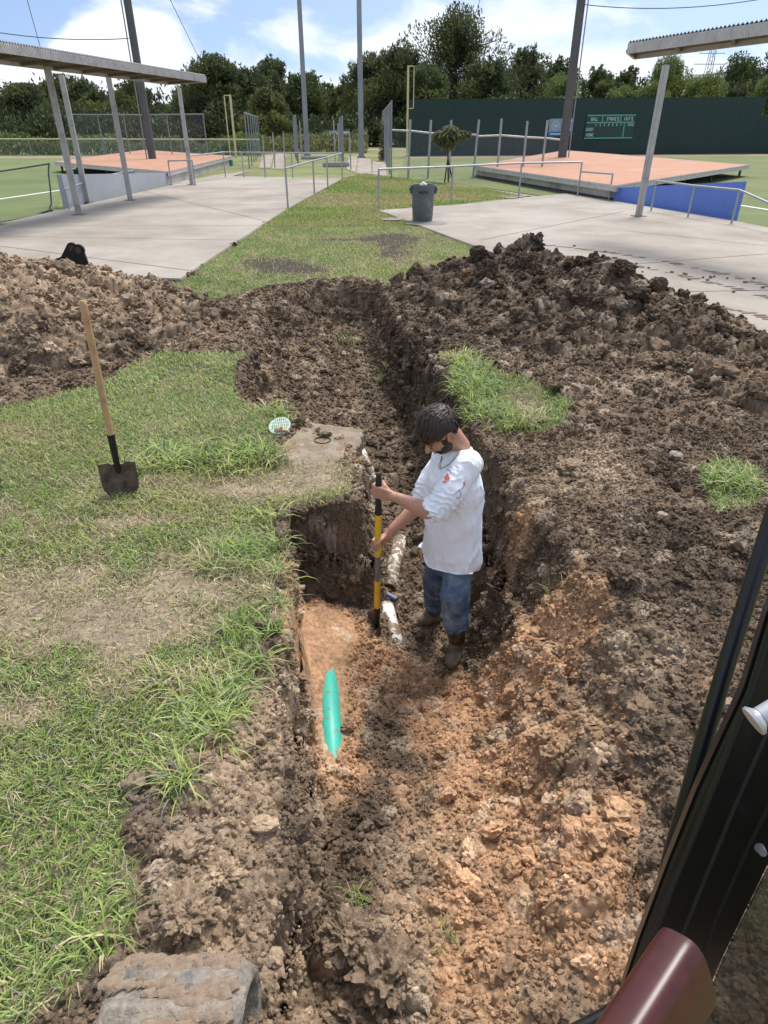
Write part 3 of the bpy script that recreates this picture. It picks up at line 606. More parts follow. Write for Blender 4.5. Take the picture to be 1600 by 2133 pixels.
# ------------------------------------------------------------------ dugouts
M_deck = mat('terracotta roof coating', (.43, .215, .125), .8, var=.12, vscale=1.2, dirt=(.42, .32, .27), dirt_scale=.35, dirt_amt=.22, dirt_edge=.03)
M_block = mat('painted block wall', (.50, .48, .45), .85, var=.12, vscale=1.5, dirt=(.30, .27, .24), dirt_scale=1.2, dirt_amt=.3)
M_blockd = mat('bare dark footing', (.075, .07, .065), .9, var=.35, vscale=2)
M_greyw = mat('grey blue painted wall', (.40, .42, .47), .8, var=.06, vscale=1.2)
M_bluew = mat('blue painted wall', (.13, .23, .66), .75, var=.08, vscale=1.5)
M_dark = mat('dark steel', (.05, .055, .06), .5, .3)
M_teal = mat('green painted door edge', (.03, .22, .16), .6)
def dugout(label, corners, zr, walls, posts, base, ramp, rampmat, door):
    root = empty('dugout', base, label, 'dugout', 'sunken dugouts with flat terracotta roofs')
    P = [G(x, y, zr) for x, y in corners]; r = MB().prism(P, zr - .14, zr)
    cx, cy = sum(p[0] for p in P) / 4, sum(p[1] for p in P) / 4
    e = r
    Q = [(cx + (p[0] - cx) * .985, cy + (p[1] - cy) * .985) for p in P]
    for i in range(4):
        a = Vector((*P[i], zr + .012)); b = Vector((*P[(i + 1) % 4], zr + .012)); n = int((b - a).length / .13)
        for k in range(n): p = a + (b - a) * ((k + .5) / n); e.box(p, (.05, .05, .05), math.atan2((b - a).y, (b - a).x))
    ro = r.build('roof', M_fascia, root); MB().prism(Q, zr + .001, zr + .03).build('roof_coating', M_deck, ro)
    for (a, b, z0, z1, m, nm) in walls:
        a = Vector(a); b = Vector(b); d = (b - a).normalized(); w = MB().bar(Vector((a.x, a.y, (z0 + z1) / 2)), Vector((b.x, b.y, (z0 + z1) / 2)), .18 if nm == 'wall' else .2, z1 - z0); w.build(nm, m, root)
    for (x, y, z0) in posts: MB().tube([(x, y, z0), (x, y, zr - .13)], .055, 8).build('post', M_dark, root, smooth=True)
    MB().prism(ramp[0], ramp[1], ramp[2]).build('ramp_wall', rampmat, root)
    MB().bar((*door[:2], .0), (*door[:2], zr - .15), .12, .5).build('door_frame', M_teal, root)
    return root
ZR = .45
A_, B_, C_, D_ = [Vector((*G(x, y, ZR), 0)) for x, y in ((112, 338), (350, 359), (485, 326), (300, 313))]
ins = lambda p, c, k=.03: (p + (c - p) * k)
cen = (A_ + B_ + C_ + D_) / 4
b1, c1_ = ins(B_, cen, .04), ins(C_, cen, .04); d1_, a1_ = ins(D_, cen, .04), ins(A_, cen, .04)
def ramp_wall(pts, thick):
    """pts: (X, Y, ztop); a thick upright slab following them, 0.9 m down"""
    pts = [Vector(p) for p in pts]; d = (pts[-1] - pts[0]); n = Vector((d.y, -d.x, 0)).normalized() * thick
    P = [p[:2] for p in pts] + [(p + n)[:2] for p in pts[::-1]]; return P, [-.9] * len(P), [p.z for p in pts] + [p.z for p in pts[::-1]]
rw0 = AT(345, 360, b1.y - .1); rw1 = AT(117, 364, G(131, 434)[1] + .1)
dugout('left dugout, low flat terracotta roof with a pale blue-grey ramp wall', [(112, 338), (350, 359), (485, 326), (300, 313)], ZR,
       [(b1, c1_, -.6, ZR - .141, M_block, 'wall'), (c1_, d1_, -.6, ZR - .141, M_block, 'wall')], [(*(a1_ + (b1 - a1_) * t)[:2], -.3) for t in (.03, .2, .5, .78)], (b1.x, b1.y, 0), ramp_wall([rw1, rw0], .15), M_greyw, AT(482, 340, c1_.y - .6))
A_, B_, C_, D_ = [Vector((*G(x, y, ZR), 0)) for x, y in ((985, 346), (1283, 389), (1562, 345), (1178, 314))]
cen = (A_ + B_ + C_ + D_) / 4
b1, c1_ = ins(B_, cen, .04), ins(C_, cen, .04); d1_, a1_ = ins(D_, cen, .04), ins(A_, cen, .04)
rw0 = AT(1290, 391, b1.y - .1); rw1 = AT(1556, 378, G(1540, 462)[1] + .3)
dugout('right dugout, wide terracotta roof with a bright blue ramp wall', [(985, 346), (1283, 389), (1562, 345), (1178, 314)], ZR,
       [(a1_, b1, .10, ZR - .141, M_block, 'wall'), (a1_, b1, -.6, .10, M_blockd, 'footing')], [(*(c1_ + (b1 - c1_) * t)[:2], -.3) for t in (.02, .32, .55)] + [(*d1_[:2], -.3)], (b1.x, b1.y, 0), ramp_wall([rw1, rw0], -.15), M_bluew, a1_ + Vector((.05, -.12, 0)))

# ------------------------------------------------------------------ railings
def railing(label, base, rails, posts, r=.026):
    root = empty('railing', base, label, 'railing', 'pipe railings round the paving')
    for pl in rails: MB().tube(pl, r, 8).build('rail', M_galv, root, smooth=True)
    for (a, b) in posts: MB().tube([a, b], r, 8).build('post', M_galv, root, smooth=True)
    return root
def rail_at(pts, h, extra=()):
    g = [Vector((*G(x, y, .045), .045)) for x, y in pts]; return [[p + Vector((0, 0, h)) for p in g]], [(p, p + Vector((0, 0, h))) for p in g]
RH_ = .99
r1, p1 = rail_at([(600, 433), (655, 403), (683, 390), (713, 373)], RH_)
g_far = [Vector((*G(x, y, .045), .045)) for x, y in ((403, 383), (470, 369), (508, 369), (553, 370), (610, 371), (713, 373))]
railing('waist-high pipe railing with a corner, on the edge of the left paving', p1[0][0], [r1[0], [p + Vector((0, 0, RH_)) for p in g_far]], p1[:-1] + [(p, p + Vector((0, 0, RH_))) for p in g_far])
r1, p1 = rail_at([(789, 436), (940, 425), (1080, 412), (1203, 408)], RH_)
s2 = [Vector((*G(x, y, .045), .045)) for x, y in ((1203, 408), (1268, 416))]
railing('long pipe railing behind the grey bin, stepping down at its right end', p1[0][0], [r1[0], [p + Vector((0, 0, .72)) for p in s2]], p1 + [(s2[1], s2[1] + Vector((0, 0, .72)))])
q = [AT(x, y, Y_) for x, y, Y_ in ((1368, 377, 19.6), (1447, 387, 18.2), (1541, 396, 16.9), (1640, 440, 15.0))]
railing('pipe handrail in front of the blue ramp wall', q[0], [q], [(Vector((p.x, p.y, -.6)), p) for p in q[:3]] + [(Vector((q[3].x, q[3].y, .045)), q[3])])
q = [AT(x, y, Y_) for x, y, Y_ in ((135, 395, 19.9), (175, 380, 22), (211, 367, 24.5), (246, 361, 26), (279, 355, 27.5))]
railing('pipe handrail sloping down in front of the pale grey ramp wall', q[0], [q], [(Vector((p.x, p.y, -.6)), p) for p in q], .022)
q = [AT(350, 335, 28.6), AT(400, 334, 28.4)]
railing('short low pipe rail by the third post of the left canopy', q[0], [q], [(Vector((p.x, p.y, -.1)), p) for p in q])

# ------------------------------------------------------------------ light poles, wires, foul poles
M_pole_d = mat('dark weathered pole steel', (.105, .11, .115), .6, .3, var=.2, vscale=1.5)
M_pole_g = mat('galvanised pole', (.27, .29, .32), .5, .5, var=.12, vscale=1)
M_wire = mat('dark wire', (.10, .11, .14), .6)
M_yel = mat('faded yellow paint', (.62, .55, .30), .55, var=.1, vscale=2)
def light_pole(x, y, Yd, r0, r1, hgt, m, label, conduit=False):
    p = AT(x, y, Yd); root = empty('light_pole', (p.x, Yd, 0), label, 'light pole', 'tall floodlight poles of the ball fields')
    MB().tube([(p.x, Yd, -.1), (p.x, Yd, hgt)], r0, 20, r1).build('pole', m, root, smooth=True)
    MB().tube([(p.x, Yd, 0), (p.x, Yd, .12)], r0 * 1.5, 20).build('base_collar', m, root, smooth=True)
    if conduit: MB().tube([(p.x + conduit, Yd - r0 * .8, 0), (p.x + conduit, Yd - r0 * .8, hgt)], .035, 8).build('conduit', M_pole_g, root, smooth=True)
    for k in range(3):
        z = hgt - .5 - k * 1.1; MB().box((p.x, Yd - .15, z), (3.2, .1, .1)).build('crossarm', m, root)
        for q in range(4):
            xx = p.x - 1.35 + q * .9; MB().tube([(xx, Yd - .2, z - .05), (xx, Yd - .55, z - .3)], .14, 12, .27).build('floodlight', M_galv, root, smooth=True)
    return p
PL = light_pole(313, 300, 41, .21, .165, 19, M_pole_d, 'thick dark light pole rising behind the left dugout and canopy', -.26)
light_pole(640, 318, 58.5, .20, .10, 26, M_pole_g, 'slim grey light pole, left one of the two in the middle')
light_pole(753, 327, 55, .20, .11, 26, M_pole_g, 'slim grey light pole, right one of the two in the middle')
PR = light_pole(1173, 310, 43, .25, .19, 19, M_pole_d, 'thick dark light pole rising behind the right dugout', .32)
def wire(a, b, sag, r, label):
    a = Vector(a); b = Vector(b); pts = [a + (b - a) * (k / 24) - Vector((0, 0, sag * 4 * (k / 24) * (1 - k / 24))) for k in range(25)]
    tag(MB().tube(pts, r, 6).build('overhead_wire', M_wire, smooth=True), label, 'wire', 'wires and stays in the sky')
wire(AT(268, 80, 41), AT(-250, 10, 41), .5, .022, 'cable running left from the left dark light pole')
wire(AT(1212, 9, 43), AT(1640, -12, 43), .35, .022, 'cable running right from the right dark light pole')
wire(AT(415, 122, 70), AT(345, -20, 48), 0, .022, 'thin stay wire slanting down to the trees left of the middle')
wire(AT(86, 106, 38), AT(54, -10, 34), 0, .014, 'faint stay wire above the left canopy')
wire(AT(990, 30, 90), AT(1003, -10, 80), 0, .03, 'short stay wire above the tallest tree')
for k_, (ya, yb, lb) in enumerate(((140, 128, 'upper distant power line right of the canopy post'), (160, 146, 'lower distant power line right of the canopy post'))):
    wire(AT(1060, yb + 8, 330), AT(1700, ya - 14, 330), 5, .09, lb)
def foul_pole(x, y0, ytop, Yd, side, hpan, label):
    p = AT(x, y0, Yd); t = AT(x, ytop, Yd); root = empty('foul_pole', (p.x, Yd, 0), label, 'foul pole', 'yellow foul poles')
    MB().tube([(p.x, Yd, 0), (p.x, Yd, t.z)], .075, 10).build('pole', M_yel, root, smooth=True)
    w = .42 * side; f = MB(); z1, z0 = t.z - .05, t.z - hpan
    for a, b in (((p.x, z1), (p.x + w, z1)), ((p.x + w, z1), (p.x + w, z0)), ((p.x + w, z0), (p.x, z0))): f.bar((a[0], Yd, a[1]), (b[0], Yd, b[1]), .06)
    f.build('screen_frame', M_yel, root)
foul_pole(490, 305, 197, 54, -1, 6.6, 'yellow foul pole with a long narrow frame, behind the left chain-link fence')
foul_pole(848, 305, 136, 56, 1, 2.6, 'yellow foul pole with a short narrow frame, at the end of the green wall')

# ------------------------------------------------------------------ chain-link fences
def fabric_mat():
    m = bpy.data.materials.new('chain-link fabric'); m.use_nodes = True; nt = m.node_tree; N = nt.nodes.new; L = nt.links.new
    p = nt.nodes['Principled BSDF']; p.inputs['Base Color'].default_value = (.34, .37, .42, 1); p.inputs['Metallic'].default_value = .3; p.inputs['Roughness'].default_value = .5
    tc = N('ShaderNodeTexCoord'); sp = N('ShaderNodeSeparateXYZ'); L(tc.outputs['UV'], sp.inputs[0]); outs = []
    for s in (1, -1):
        a = N('ShaderNodeMath'); a.operation = 'MULTIPLY_ADD'; L(sp.outputs[0], a.inputs[0]); a.inputs[1].default_value = s; L(sp.outputs[1], a.inputs[2])
        b = N('ShaderNodeMath'); b.operation = 'MULTIPLY'; L(a.outputs[0], b.inputs[0]); b.inputs[1].default_value = 1 / .075
        c = N('ShaderNodeMath'); c.operation = 'FRACT'; L(b.outputs[0], c.inputs[0])
        d = N('ShaderNodeMath'); d.operation = 'LESS_THAN'; L(c.outputs[0], d.inputs[0]); d.inputs[1].default_value = .055; outs.append(d)
    mx = N('ShaderNodeMath'); mx.operation = 'MAXIMUM'; L(outs[0].outputs[0], mx.inputs[0]); L(outs[1].outputs[0], mx.inputs[1]); L(mx.outputs[0], p.inputs['Alpha'])
    return m
M_fab = fabric_mat(); M_fpost = mat('fence post steel', (.25, .27, .30), .55, .4, var=.15, vscale=2)
def fence(label, pts, h, spacing, rail_z=None, over=.0, fab=True, railm=None, r=.035, group='chain-link fences'):
    pts = [Vector((*p, 0)) for p in pts]; root = empty('chain_link_fence', pts[0], label, 'fence', group); rail_z = rail_z or h
    for a, b in zip(pts[:-1], pts[1:]):
        n = max(1, round((b - a).length / spacing))
        for k in range(n + (b == pts[-1])):
            p = a + (b - a) * (k / n); MB().tube([p, p + Vector((0, 0, h + over))], r, 7).build('post', M_fpost, root, smooth=True)
        MB().tube([a + Vector((0, 0, rail_z)), b + Vector((0, 0, rail_z))], r * .95, 7).build('top_rail', railm or M_fpost, root, smooth=True)
        if fab:
            me = bpy.data.meshes.new('mesh'); me.from_pydata([a + Vector((0, 0, .03)), b + Vector((0, 0, .03)), b + Vector((0, 0, rail_z)), a + Vector((0, 0, rail_z))], [], [(0, 1, 2, 3)])
            uv = me.uv_layers.new(); L_ = (b - a).length
            for i, c in enumerate(((0, 0), (L_, 0), (L_, rail_z), (0, rail_z))): uv.data[i].uv = c
            me.materials.append(M_fab); o = bpy.data.objects.new('chain_link_mesh', me); link(o, root); o.matrix_parent_inverse = Matrix.Translation(-parent_world(root))
    return root
fence('low boundary fence with a yellow top rail, far side of the left field', [(-62, 61), (-25, 59), (-9.5, 57)], 1.15, 3.0, railm=M_yel, r=.05)
fence('tall chain-link fence behind the left dugout, posts of one height', [(-19.5, 47.5), (-14.8, 48), (-10.8, 45.5)], 2.65, 1.5)
fence('chain-link fence seen almost edge-on, left of the worn path', [G(543, 322), G(520, 352)], 2.65, 3.6, fab=False)
fence('chain-link fence panel seen edge-on between the two middle light poles', [G(615, 326), G(622, 343)], 2.6, 2.6, fab=False)
fence('row of leaning fence posts seen edge-on beside the parked vehicle', [G(708, 322), G(716, 343)], 2.55, 3.2, fab=False)
fence('chain-link fence with vines, seen edge-on at the left end of the right field fence', [G(797, 327), G(806, 347), G(815, 372)], 2.9, 3.4, over=.1, fab=False)
ax_ = G(815, 372); fr_pts = [ax_, G(876, 378), G(905, 379)]
root = empty('chain_link_fence', (*ax_, 0), 'chain-link fence with tall bare posts and a crooked white rail before the green wall', 'fence', 'chain-link fences')
posts_ = [(855, 249, 850, 372), (898, 250, 891, 373), (940, 250, 935, 372), (998, 249, 985, 372), (1045, 247, 1036, 350), (1099, 252, 1090, 340), (1141, 250, 1130, 335)]; prev = None
for (xt, yt, xb, yb) in posts_:
    Yd = 33.0; a = AT(xb, yb, Yd); a.z = 0; b = AT(xt, yt, Yd); MB().tube([a, b], .05, 8).build('post', M_galv, root, smooth=True)
rl = [AT(x, y, 33) for x, y in ((817, 271), (858, 273), (893, 277), (940, 280), (990, 281), (996, 284), (1045, 282), (1098, 286), (1140, 288), (1166, 291))]
MB().tube(rl, .038, 8).build('top_rail', M_white, root, smooth=True)
V = [(p.x, p.y, z) for p in rl for z in (.02, p.z)]; me = bpy.data.meshes.new('m'); me.from_pydata(V, [], [(2 * i, 2 * i + 2, 2 * i + 3, 2 * i + 1) for i in range(len(rl) - 1)])
uv = me.uv_layers.new()
for lp_ in me.loops: v = me.vertices[lp_.vertex_index].co; uv.data[lp_.index].uv = (v.x, v.z)
me.materials.append(M_fab); o = link(bpy.data.objects.new('chain_link_mesh', me), root); o.matrix_parent_inverse = Matrix.Translation(-parent_world(root))
for (xt, yt, xb, yb, lb) in ((547, 281, 552, 353, 'lone steel post beside the edge-on fence, leftmost of the loose posts'), (568, 276, 573, 350, 'lone steel post at the left edge of the worn path slab'), (590, 274, 594, 346, 'lone steel post at the right edge of the worn path slab'),
                             (624, 252, 630, 331, 'lone steel post just left of the left middle light pole'), (695, 249, 699, 346, 'tallest lone steel post standing before the parked vehicle'), (704, 257, 707, 341, 'second lone steel post before the parked vehicle'), (728, 274, 731, 354, 'lone steel post between the vehicle and the right middle light pole')):
    a = G(xb, yb); b = AT(xt, yt, a[1]); tag(MB().tube([(a[0], a[1], -.05), b], .035, 8).build('fence_post', M_galv, smooth=True), lb, 'post', 'loose steel posts along the path')
# drooping black net at the left edge
nb = G(20, 448); root = empty('backstop_net', (*nb, 0), 'black net edge and line hanging at the left border of the left field', 'net')
cur_ = [AT(x, y, 19.5) for x, y in ((-60, 366), (0, 357), (60, 348), (104, 341))]; MB().tube(cur_, .022, 6).build('top_line', M_wire, root, smooth=True)
MB().tube([AT(x, y, 19.5) for x, y in ((102, 342), (101, 360), (105, 395), (107, 425), (103, 434), (110, 438))], .02, 6).build('side_line', M_wire, root, smooth=True)
MB().tube([AT(x, y, 19.3) for x, y in ((110, 437), (80, 446), (45, 454), (0, 466), (-60, 480))], .03, 6).build('bottom_line', M_wire, root, smooth=True)
# concrete footing by the path and small lost things
M_ft = mat('broken concrete', (.36, .34, .31), .9, var=.2, vscale=6, bump=.4, bscale=15)
c = G(700, 347); tag(MB().box((c[0], c[1], .1), (1.5, .7, .26), .2).build('concrete_footing', M_ft, bevel=.05), 'broken concrete footing around the tall lone post', 'concrete block')
c = G(655, 331); tag(MB().box((c[0], c[1], .08), (1.9, .6, .2), .5).build('concrete_footing', M_ft, bevel=.05), 'concrete footing at the left middle light pole', 'concrete block')

# ------------------------------------------------------------------ green outfield wall, scoreboard, banner
M_gw = mat('dark green corrugated steel', (.010, .036, .034), .5, .1, var=.12, vscale=.4)
M_sb = mat('scoreboard green', (.012, .055, .042), .5); M_lt = mat('scoreboard white lettering', (.55, .62, .6), .6); M_sbl = mat('scoreboard teal lines', (.10, .36, .30), .6)
wa = AT(849, 325, 58.2); wb = AT(1568, 318, 63.0); wa.z = wb.z = 0; wtop0 = AT(849, 209, 58.2).z; wtop1 = AT(1587, 203, 63.0).z
wallr = empty('outfield_wall', wa, 'long dark green corrugated steel wall closing the right field', 'wall')
def corr_wall(a, b, za, zb, name, m):
    d = (b - a); n = int(d.length / .20); nrm = Vector((d.y, -d.x, 0)).normalized() * .03; V = []; Fq = []
    for i in range(n * 2 + 1):
        t = i / (2 * n); p = a + d * t + (nrm if i % 2 else Vector()); q = a + d * t - nrm * 2; V += [p, p + Vector((0, 0, za + (zb - za) * t)), q, q + Vector((0, 0, za + (zb - za) * t))]
    for i in range(2 * n):
        k = 4 * i; Fq += [(k, k + 4, k + 5, k + 1), (k + 2, k + 3, k + 7, k + 6), (k + 1, k + 5, k + 7, k + 3)]
    mb = MB(); mb.add(V, Fq); return mb.build(name, m, wallr)
corr_wall(wa, wb, wtop0, wtop1, 'main_panel', M_gw)
wc = wb + Vector((9, -1.2, 0)); corr_wall(wb + Vector((0, .02, 0)), wc, AT(1575, 243, 63).z, AT(1600, 245, 62.8).z, 'low_end_panel', M_gw)
MB().bar(wa + Vector((0, .12, wtop0)), wb + Vector((0, .12, wtop1)), .12).build('top_cap', M_gw, wallr)
wd = (wb - wa).normalized(); wn_ = Vector((wd.y, -wd.x, 0)).normalized()
def on_wall(x, y, off=.06):
    u, dy, dz = ray(x, y); o_ = wa + wn_ * off; t = (o_.dot(wn_)) / Vector((u, dy, 0)).dot(wn_); return Vector((u * t, dy * t, EYE + dz * t))
def quad_on(px, m, name, parent, off, th=.03):
    P = [on_wall(x, y, off) for x, y in px]; mb = MB(); mb.hexa([p - wn_ * th for p in P], P)
    o = mb.build(name, m, parent); 
    bm = bmesh.new(); bm.from_mesh(o.data); bmesh.ops.recalc_face_normals(bm, faces=bm.faces); bm.to_mesh(o.data); bm.free(); return o
def text_on(s, x, y, hpx, m, parent, off=.10, wpx=None, name='lettering'):
    cu = bpy.data.curves.new('t', 'FONT'); cu.body = s; cu.size = 1; cu.extrude = .004; cu.offset = .012; cu.align_x = 'CENTER'; cu.align_y = 'CENTER'
    ob = bpy.data.objects.new('t', cu); C.objects.link(ob); bpy.context.view_layer.update(); me = bpy.data.meshes.new_from_object(ob.evaluated_get(bpy.context.evaluated_depsgraph_get())); bpy.data.objects.remove(ob)
    me.materials.clear(); me.materials.append(m); o = bpy.data.objects.new(name, me); p = on_wall(x, y, off); H_ = (on_wall(x, y - hpx / 2, off) - on_wall(x, y + hpx / 2, off)).length / .72
    sx_ = H_
    if wpx: bw = max(v.co.x for v in me.vertices) - min(v.co.x for v in me.vertices); sx_ = (on_wall(x + wpx / 2, y, off) - on_wall(x - wpx / 2, y, off)).length / bw
    Mx = Matrix((( wd.x * sx_, 0, wn_.x * H_, p.x), (wd.y * sx_, 0, wn_.y * H_, p.y), (0, H_, 0, p.z), (0, 0, 0, 1)))
    me.transform(Mx); link(o, parent)
    if parent: o.matrix_parent_inverse = Matrix.Translation(-parent_world(parent))
    return o
bp = on_wall(1270, 265); sb = empty('scoreboard', bp, 'green baseball scoreboard with BALL STRIKE OUT headings on the outfield wall', 'scoreboard')
quad_on([(1217, 289), (1317, 287), (1325, 239), (1224, 240)], M_sb, 'board', sb, .09, .05)
ln_ = MB()
def wl(a, b, w=.09): ln_.bar(on_wall(*a, .10), on_wall(*b, .10), w, .02, up=wn_)
for a, b in (((1224, 240.5), (1325, 239.5)), ((1222, 255.5), (1322, 254.5)), ((1217, 288), (1317, 287)), ((1256, 240), (1254.5, 255)), ((1294, 240), (1292.5, 255)), ((1301, 255), (1297, 287))): wl(a, b)
ln_.build('grid_lines', M_sbl, sb)
for s_, x, y, h_, w_ in (('BALL', 1238.5, 248.5, 7, 14), ('STRIKE', 1274, 248, 7, 20), ('OUT', 1307, 247.5, 7, 13), ('GUEST', 1228.5, 270, 6.5, 16), ('HOME', 1228, 281.5, 6.5, 15), ('RUNS', 1314, 260, 5.5, 12)): text_on(s_, x, y, h_, M_lt, sb, .11, w_)
for k in range(7): text_on(str(k + 1), 1242 + 8.6 * k, 260.5 - .1 * k, 5.5, M_lt, sb, .11)
M_slot = mat('dark score slots', (.03, .055, .05), .6)
for k in range(7):
    for yy_ in (269, 281): x = 1241 + 8.5 * k; quad_on([(x - 2.6, yy_ + 4.5), (x + 2.6, yy_ + 4.5), (x + 3, yy_ - 4.5), (x - 2.2, yy_ - 4.5)], M_slot, 'score_slot', sb, .105, .01)
for x, yy_ in ((1288, 248), (1317, 247.5)): quad_on([(x - 1.6, yy_ + 5), (x + 1.6, yy_ + 5), (x + 1.8, yy_ - 5), (x - 1.4, yy_ - 5)], mat('grey number plate', (.3, .36, .36), .6), 'number_plate', sb, .105, .01)
M_bblue = mat('banner blue', (.035, .14, .38), .6); M_bpale = mat('banner pale blue', (.22, .33, .45), .6)
bn_ = empty('wall_banner', on_wall(1168, 266), 'blue banner with a round white star emblem on the green wall', 'banner')
quad_on([(1141.5, 285), (1190, 283), (1195, 246), (1145, 247.5)], M_bpale, 'cloth', bn_, .09, .02); quad_on([(1141.5, 285), (1190, 283), (1191.5, 273), (1142.5, 275)], M_bblue, 'lower_band', bn_, .10, .008)
em = MB(); cc = on_wall(1157.5, 262, .11); rr_ = (on_wall(1157.5, 252, .11) - cc).length
def wpt(r, a): return cc + wd * (r * math.cos(a)) + Vector((0, 0, r * math.sin(a)))
for r0_, r1_ in ((rr_, rr_ * .86), (rr_ * .62, rr_ * .55)):
    for k in range(24): a0 = 6.2832 * k / 24; a1 = a0 + 6.2832 / 24; em.add([wpt(r0_, a0), wpt(r1_, a0), wpt(r1_, a1), wpt(r0_, a1)], [(0, 1, 2, 3)])
st = [wpt(rr_ * (.55 if k % 2 == 0 else .22), math.pi / 2 + k * math.pi / 5) for k in range(10)]; em.add(st + [cc], [(k, (k + 1) % 10, 10) for k in range(10)]); em.build('emblem', M_lt, bn_)
tb = MB()
for y_, x0_, x1_ in ((252, 1174, 1192), (262, 1176, 1186), (270, 1172, 1189), (279, 1146, 1172)): tb.bar(on_wall(x0_, y_, .115), on_wall(x1_, y_, .115), .10, .01, up=wn_)
tb.build('worn_lettering', M_lt, bn_)

# ------------------------------------------------------------------ transmission tower far away
tp = AT(1452, 262, 340); tw = MB(); tz = AT(1452, 92, 340).z; tx, ty = tp.x, 340
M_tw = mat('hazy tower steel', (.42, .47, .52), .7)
for sx_, sy_ in ((-1, -1), (1, -1), (1, 1), (-1, 1)): tw.tube([(tx + sx_ * 5, ty + sy_ * 5, 0), (tx + sx_ * 1.3, ty + sy_ * 1.3, tz * .6), (tx + sx_ * .8, ty + sy_ * .8, tz)], .16, 5)
for k in range(12):
    z0 = tz * k / 12; z1 = tz * (k + 1) / 12; w0 = 5 - 3.7 * min(1, k / 12 / .6); w1 = 5 - 3.7 * min(1, (k + 1) / 12 / .6)
    for s_ in (-1, 1): tw.tube([(tx - s_ * w0, ty - w0, z0), (tx + s_ * w1, ty - w1, z1)], .11, 4)
for zf, w_ in ((.78, 7), (.9, 5.5), (.66, 7)): tw.tube([(tx - w_, ty, tz * zf), (tx + w_, ty, tz * zf)], .18, 5)
tag(tw.build('transmission_tower', M_tw), 'hazy lattice transmission tower far behind the trees at the right', 'tower')

# ------------------------------------------------------------------ trees
M_bark = mat('bark', (.075, .058, .043), .9, var=.3, vscale=3, bump=.5, bscale=8)
LEAFC = {'dark': c3v(.088, .110, .052), 'mid': c3v(.095, .125, .052), 'olive': c3v(.125, .14, .055), 'willow': c3v(.16, .205, .065)}
def tree(name, label, x, Yd, ybase, ytop, wpx, kind, seed, group, n=5200, spiky=True):
    rg = np.random.default_rng(seed); p = AT(x, 280, Yd); top = AT(x, ytop, Yd).z; wid = (AT(x + wpx / 2, ytop, Yd) - AT(x - wpx / 2, ytop, Yd)).length * (1 if kind == 'willow' else 1.12)
    root = empty(name, (p.x, Yd, 0), label, 'tree', group); Hh = top; rad = wid / 2
    t = MB(); t.tube([(p.x, Yd, -.2), (p.x + .1, Yd, Hh * .3), (p.x - .1, Yd + .1, Hh * .7)], max(.16, Hh * .024), 9, .06)
    for k in range(7):
        a = rg.random() * 6.28; z = Hh * (.18 + .07 * k); L_ = rad * rg.uniform(.35, .6)
        t.tube([(p.x, Yd, z), (p.x + math.cos(a) * L_ * .5, Yd + math.sin(a) * L_ * .5, z + Hh * .12), (p.x + math.cos(a) * L_, Yd + math.sin(a) * L_, z + Hh * .17)], Hh * .011, 6, .02)
    t.build('trunk', M_bark, root, smooth=True)
    nl = 60 if kind != 'willow' else 30; lob = []
    for k in range(nl):
        zt = rg.random() ** .8; w = rad * (math.sin(math.pi * min(1, .22 + .72 * zt)) ** .6) * (.95 if zt < .75 else .75); a = rg.random() * 6.283; r = w * rg.uniform(.15, .82)
        sz = rad * rg.uniform(.24, .42) * (1.15 - .45 * zt); lob.append((math.cos(a) * r, math.sin(a) * r, Hh * (.10 + .78 * zt), sz, sz * rg.uniform(.75, 1.1)))
    if spiky:
        for k in range(15): a = rg.random() * 6.283; r = rad * rg.uniform(0, .8); lob.append((math.cos(a) * r, math.sin(a) * r, Hh * (.93 - .30 * (r / rad) ** 1.5) + rg.uniform(-.4, .5), rad * rg.uniform(.05, .11), Hh * rg.uniform(.06, .11)))
    lob = np.array(lob); wts = lob[:, 3] ** 2 + .15; k = rg.choice(len(lob), n, p=wts / wts.sum())
    d = rg.normal(size=(n, 3)); d /= np.linalg.norm(d, axis=1, keepdims=True); rr = rg.random(n) ** .35
    q = lob[k, :3] + d * rr[:, None] * np.stack([lob[k, 3], lob[k, 3], lob[k, 4]], 1)
    if kind == 'willow': q[:, 2] -= rg.random(n) ** 2 * Hh * .10
    q[:, 2] = np.clip(q[:, 2], .3, Hh * 1.02); keep = vnoise(q / max(1.1, rad * .28) + seed, 5) > .17; q = q[keep]; n = len(q); d = d[keep]
    s = (Yd / 100) * rg.uniform(.12, .30, n); up = np.array([0, 0, 1.0]); ax = d * .6 + rg.normal(size=(n, 3)) * .5; ax[:, 2] += (.5 if kind != 'willow' else -.9); ax /= np.linalg.norm(ax, axis=1, keepdims=True)
    sd = np.cross(ax, rg.normal(size=(n, 3))); sd /= np.linalg.norm(sd, axis=1, keepdims=True); wv = (.36 if kind != 'willow' else .2)
    a0 = q - ax * s[:, None]; a1 = q + sd * (s * wv)[:, None]; a2 = q + ax * s[:, None]; a3 = q - sd * (s * wv)[:, None]
    V = np.stack([a0, a1, a2, a3], 1).reshape(-1, 3) + np.array([p.x, Yd, 0]); Fq = np.arange(n * 4).reshape(-1, 4)
    c = LEAFC[kind][None] * (.8 + .45 * vnoise(q / (rad * .3) + 9, 6))[:, None] * (.7 + .6 * rg.random(n))[:, None]; yb = (vnoise(q / (rad * .5) + 3, 8) > .62)[:, None]; c = np.where(yb, c * np.array([1.5, 1.35, 1.05]), c)
    o = raw('crown', V, Fq, M_leaf, root, col=np.repeat(c, 4, 0)); o.matrix_parent_inverse = Matrix.Translation(-parent_world(root)); return root
